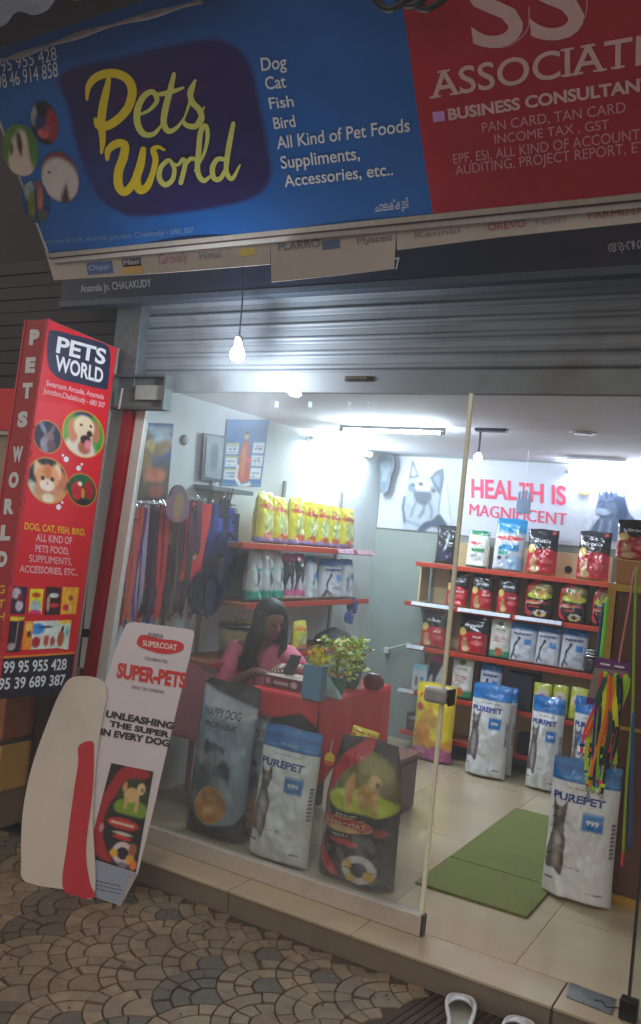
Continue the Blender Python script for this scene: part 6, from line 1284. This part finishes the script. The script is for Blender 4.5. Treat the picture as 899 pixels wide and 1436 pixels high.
# neon leashes on hooks with their header card
nc = [(236, 60, 50), (214, 236, 30), (30, 90, 70), (190, 226, 30), (20, 60, 76), (226, 232, 30), (236, 120, 30), (170, 226, 40), (230, 50, 110), (196, 236, 40), (30, 60, 60), (226, 226, 30), (24, 40, 60), (236, 60, 80), (170, 220, 40)]
nl = ['neon red', 'neon yellow', 'dark green', 'lime', 'petrol', 'bright lemon', 'neon orange', 'spring green', 'hot pink', 'pale lime', 'bottle green', 'lemon', 'ink blue', 'cherry', 'yellow green']
NY = 4.02
hk0 = PY(858, 905, NY)
for i in range(15):
    f = i/14; top = PY(844+f*30, 943+f*4+random.uniform(-2, 4), NY); top[1] += random.uniform(-.015, .015)-(.012 if i % 3 == 0 else 0)
    r = thing('neon_leash', tuple(top), '%s braided leash in the bright bunch hanging before the cabinet' % nl[i], 'leash', 'bright leashes hanging before the cabinet'); L = random.uniform(.36, .54); dx = -.03*(1-f)-.015; pts = []
    for k in range(14):
        t = k/13; pts.append(top+[dx*t+.01*math.sin(t*6+i), .012*math.sin(t*5+i*2), -L*t])
    c = nc[i]; m_ = mat('neon_%d_%d_%d' % c, c, .6, var=.15, scale=160, bump=.2); MB().ribbon(pts, .013+.004*(i % 3), (1, .1, 0), .004).build('strap', m_, r)
    pts2 = [p+np.array([.012+.004*math.sin(k), .006, -.012]) for k, p in enumerate(pts[:-3-(i % 4)])]; MB().ribbon(pts2, .012, (1, -.2, 0), .003).build('strap', m_, r)
    e = pts[-1]; MB().tube([e, e+[.004, 0, -.015], e+[.010, 0, -.024], e+[.004, 0, -.032], e+[-.003, 0, -.022], e+[0, 0, -.012]], .003, 6).build('snap_hook', mat('bright_steel'), r)
    MB().box(e-np.array([.010, .006, -.03]), e+np.array([.010, .006, .045]), bev=.003).build('keeper', mat('neon_%d_%d_%d' % nc[(i+4) % 15], nc[(i+4) % 15], .6, var=.15, scale=160, bump=.2), r)
hc = thing('leash_header_pack', tuple(PY(850, 935, NY+.03)), 'clear pack with purple printed header behind the bright leashes', 'packet')
HF = Face((hk0[0], NY+.035, hk0[2]), (1, 0, 0), (0, 0, 1))
mb = MB(); mb.prism([HF.at(*q) for q in ((836, 925), (882, 934), (874, 992), (822, 985))], (0, .006, 0)); mb.build('pack_back', mat('pack_grey', (132, 124, 122), .35), hc)
mb = MB(); mb.prism([HF.at(*q, .003) for q in ((836, 921), (884, 929), (884, 942), (834, 936))], (0, .004, 0)); mb.build('header_card', mat('header_purple', (104, 40, 110), .5), hc); mb = MB(); mb.prism([HF.at(*q, .003) for q in ((824, 978), (876, 986), (874, 994), (822, 987))], (0, .004, 0)); mb.build('footer_card', mat('header_purple'), hc)
mb = MB(); put_text(mb, HF, 'trixie', (842, 931), (872, 937), (842, 924), bold=.03, off=.005); mb.build('lettering', whitec, hc) if False else None
mb = MB(); flat_poly(mb, HF, [(842, 929), (856, 931.5), (856, 934), (842, 931.5)], .0045); flat_poly(mb, HF, [(862, 932.5), (876, 935), (876, 937.5), (862, 935)], .0045); mb.build('header_print', whitec, hc)
def cord(pts, rad, c, label, name='rope', cat='cord', side=None):
    P = smooth_open(pts, 5); mb = MB(); mb.tube(P, rad, 6); return tag(mb.build(name, mat('cord_%d_%d_%d' % c, c, .6, var=.1), smooth=True), label, cat)
cord([PY(890, 800, 3.9), PY(882, 850, 3.95), PY(872, 905, 4.0), PY(868, 930, 4.02)], .005, (206, 130, 140), 'thin pink cord leading down to the bright leashes')
cord([PY(893, 795, 3.9), PY(890, 880, 3.92), PY(887, 1000, 3.92), PY(880, 1080, 3.92), PY(876, 1150, 3.92), PY(874, 1195, 3.92)], .006, (130, 170, 50), 'long green cord hanging left of the glass panel edge')
cord([PY(852, 838, 4.1), PY(848, 880, 4.1), PY(843, 925, 4.08)], .010, (120, 210, 40), 'bright green strap hanging at the edge of the cabinet'); cord([PY(847, 845, 4.12), PY(841, 890, 4.12), PY(838, 920, 4.1)], .008, (30, 70, 130), 'blue strap hanging beside the bright green one')
cord([PY(836, 985, 4.0), PY(832, 1040, 4.0), PY(831, 1075, 4.0), PY(828, 1100, 4.0)], .005, (30, 50, 150), 'dark blue cord in front of the nearest Purepet bag')
cord([PY(842, 990, 4.0), PY(836, 1050, 4.0), PY(834, 1090, 4.0), PY(832, 1108, 4.0)], .004, (24, 40, 110), 'second dark blue cord with a green end before the nearest bag')
p = PY(831, 1106, 4.0); mb = MB(); mb.lathe(p, [(.004, -.02), (.011, -.012), (.012, .004), (.006, .014)], 12); tag(mb.build('toggle', mat('toggle_green', (160, 226, 60), .4), smooth=True), 'small lime toggle at the end of the blue cords on the nearest bag', 'toggle')
cord([PY(888, 1000, 3.7), PY(886, 1100, 3.7), PY(884, 1190, 3.7)], .008, (40, 80, 130), 'blue cord right beside the dark edge of the glass panel')
cord([PY(876, 1160, 3.95), PY(874, 1190, 3.95), PY(872, 1215, 3.95)], .006, (206, 60, 60), 'short red tassel cord below the green cord')
for (x, y, lab) in ((462, 1071, 'small yellow and orange tag hanging by the Supercoat bag'),):
    p = PY(x-9, y-8, 3.50) if False else PY(462, 1065, 3.52); r = thing('round_tag', tuple(p), lab, 'tag'); MB().prism([p+[.026*math.cos(t), 0, .03*math.sin(t)] for t in np.linspace(0, 6.28, 17)[:-1]], (0, .004, 0)).build('tag_disc', mat('tag_yellow', (226, 196, 30), .5), r)
    MB().prism([p+[.026*math.cos(t), -.001, .03*math.sin(t)] for t in np.linspace(3.35, 6.07, 9)], (0, -.002, 0)).build('tag_lower', mat('tag_orange', (206, 84, 40), .5), r); MB().tube([p+[0, 0, .03], p+[.004, .01, .09]], .0015, 5).build('tag_string', mat('thread_white'), r)
# yellow me-O pouch standing behind the Supercoat bag
a = PY(488, 1052, 3.80); mb, S = bag('meo', .14, .12, .07, 6, 26, 30); bag_text(mb, S, 'meo', .0015); o = mb.build('pet_food_pouch', PLAS, None, smooth=True); tag(o, 'small yellow me-O pouch peeking over the Supercoat bag', 'pet food pouch'); q = PY(507, 1036, 3.74); o.location = (q[0], 3.74, q[2]-.07); o.rotation_euler = (-.1, .14, .1)
q0_ = PY(507, 1036, 3.74); tag(MB().box((q0_[0]-.09, 3.70, .001), (q0_[0]+.08, 3.84, q0_[2]-.072), bev=.004).build('carton', mat('black_panel')), 'tall dark carton behind the Supercoat bag carrying the yellow pouch', 'box')
# green mat in two pieces
gm_ = mat('turf_green', (104, 110, 50), .95, var=.3, scale=160, bump=1.0, dirt=.3)
mt = thing('floor_mat', (-1.25, 4.6, 0), 'green rectangular floor mat with a seam across it inside the doorway', 'mat')
MB().box((-1.515, 3.84, .001), (-.985, 4.268, .013), bev=.003).build('mat_piece', gm_, mt); MB().box((-1.512, 4.274, .001), (-.982, 5.38, .013), bev=.003).build('mat_piece', gm_, mt)
# white slippers on the pavement
def slipper(px, py, ang, label):
    c = PZ(px, py, GZ); r = thing('slipper', tuple(c), label, 'slipper', 'white slippers at the step'); wm = mat('slipper_white', (206, 206, 208), .45, var=.04, dirt=.12); R3 = np.array([[math.cos(ang), -math.sin(ang)], [math.sin(ang), math.cos(ang)]])
    out = [(0, .13), (.04, .118), (.052, .07), (.045, .0), (.036, -.06), (.04, -.11), (.025, -.145), (0, -.15), (-.025, -.145), (-.04, -.11), (-.036, -.06), (-.043, .0), (-.047, .07), (-.036, .115)]
    P = [np.array([*(R3@np.array(q)[:2]), 0])+c for q in smooth_closed(out, 4)]; MB().prism([p+[0, 0, .002] for p in P], (0, 0, .022)).build('sole', wm, r)
    rim = [p+[0, 0, .030] for p in P]; MB().tube(rim+[rim[0]], .0085, 8).build('rim', wm, r, smooth=True)
    st_ = np.zeros((9, 13, 3))
    for j in range(9):
        for i in range(13):
            a = math.pi*i/12; y = .02+.085*j/8; w = .047-.012*(j/8)**2; q = R3@np.array([w*math.cos(a), y]); st_[j, i] = c+[q[0], q[1], .026+.045*math.sin(a)*(1-.55*(j/8)**1.6)]
    mb = MB(); mb.grid(st_); B = st_.copy(); B[..., 2] -= .004; mb.grid(B[:, ::-1]); mb.build('strap', wm, r, smooth=True)
    MB().prism([c+(p-c)*.78+[0, 0, .0245] for p in P], (0, 0, .002)).build('footbed', mat('footbed_grey', (150, 150, 140), .7, dirt=.3), r)
slipper(644, 1434, .35, 'white slipper nearer the setts below the step'); slipper(720, 1466, .1, 'white slipper cut off by the lower frame edge, right of the other')

# ================================================================ NEIGHBOUR SHOP ON THE LEFT
rp = thing('neighbour_shopfront', (-3.95, 3.44, -.1), 'neighbouring shop front at the left edge with red board, pale window and grey shutter above', 'shopfront')
a = PY(60, 545, 3.40); b = PY(0, 603, 3.40)
MB().box((-4.9, 3.40, b[2]), (-3.40, 3.45, a[2]), bev=.003).build('red_board', mat('neighbour_red', (214, 26, 34), .5, emit=.0, var=.05), rp)
MB().box((-4.9, 3.41, b[2]-.025), (-3.40, 3.45, b[2]-.001)).build('white_trim', mat('trim_white', (200, 190, 186), .5), rp)
MB().box((-4.9, 3.44, .9), (-3.58, 3.46, b[2]-.026)).build('window_panel', mat('window_beige', (160, 140, 120), .4, var=.2, scale=3), rp)
MB().box((-3.78, 3.425, .8), (-3.73, 3.439, b[2]-.03), bev=.003).build('window_mullion', mat('trim_white'), rp)
for k in range(10): MB().box((-4.9, 3.47-.004*(k % 2), a[2]+.012+k*.075), (-3.34, 3.49, a[2]+.083+k*.075), bev=.004).build('slat', mat('dark_slat', (40, 38, 42), .6, .2, var=.2), rp)
MB().box((-3.50, 3.30, -.10), (-3.40, 3.40, .70)).build('dark_post', mat('post_brown', (46, 30, 30), .6), rp); MB().box((-3.395, 3.36, -.10), (-3.27, 3.40, .75), bev=.004).build('grey_panel', mat('panel_grey', (124, 112, 100), .6, var=.15, dirt=.3), rp)
# counter with a cardboard box beside the dark post
ct = thing('low_counter', (-3.9, 3.3, -.1), 'yellowish low counter board left of the dark post under the box sign', 'counter')
MB().box((-4.6, 3.12, .10), (-3.515, 3.38, .34), bev=.004).build('counter_front', mat('counter_yellow', (200, 160, 76), .5, var=.1, dirt=.1), ct); MB().box((-4.6, 3.10, .341), (-3.512, 3.38, .36)).build('counter_top', mat('counter_dark', (80, 66, 62), .5), ct); MB().box((-4.6, 3.14, -.09), (-3.52, 3.38, .098)).build('counter_plinth', mat('plinth', (130, 104, 80), .7, dirt=.3), ct)
cbx = MB().box((-4.3, 3.13, .361), (-3.53, 3.36, .60), bev=.004); tag(cbx.build('cardboard_box', mat('cardboard_brown', (150, 92, 62), .8, var=.1, dirt=.15)), 'brown cardboard box on the yellowish counter under the box sign', 'box')
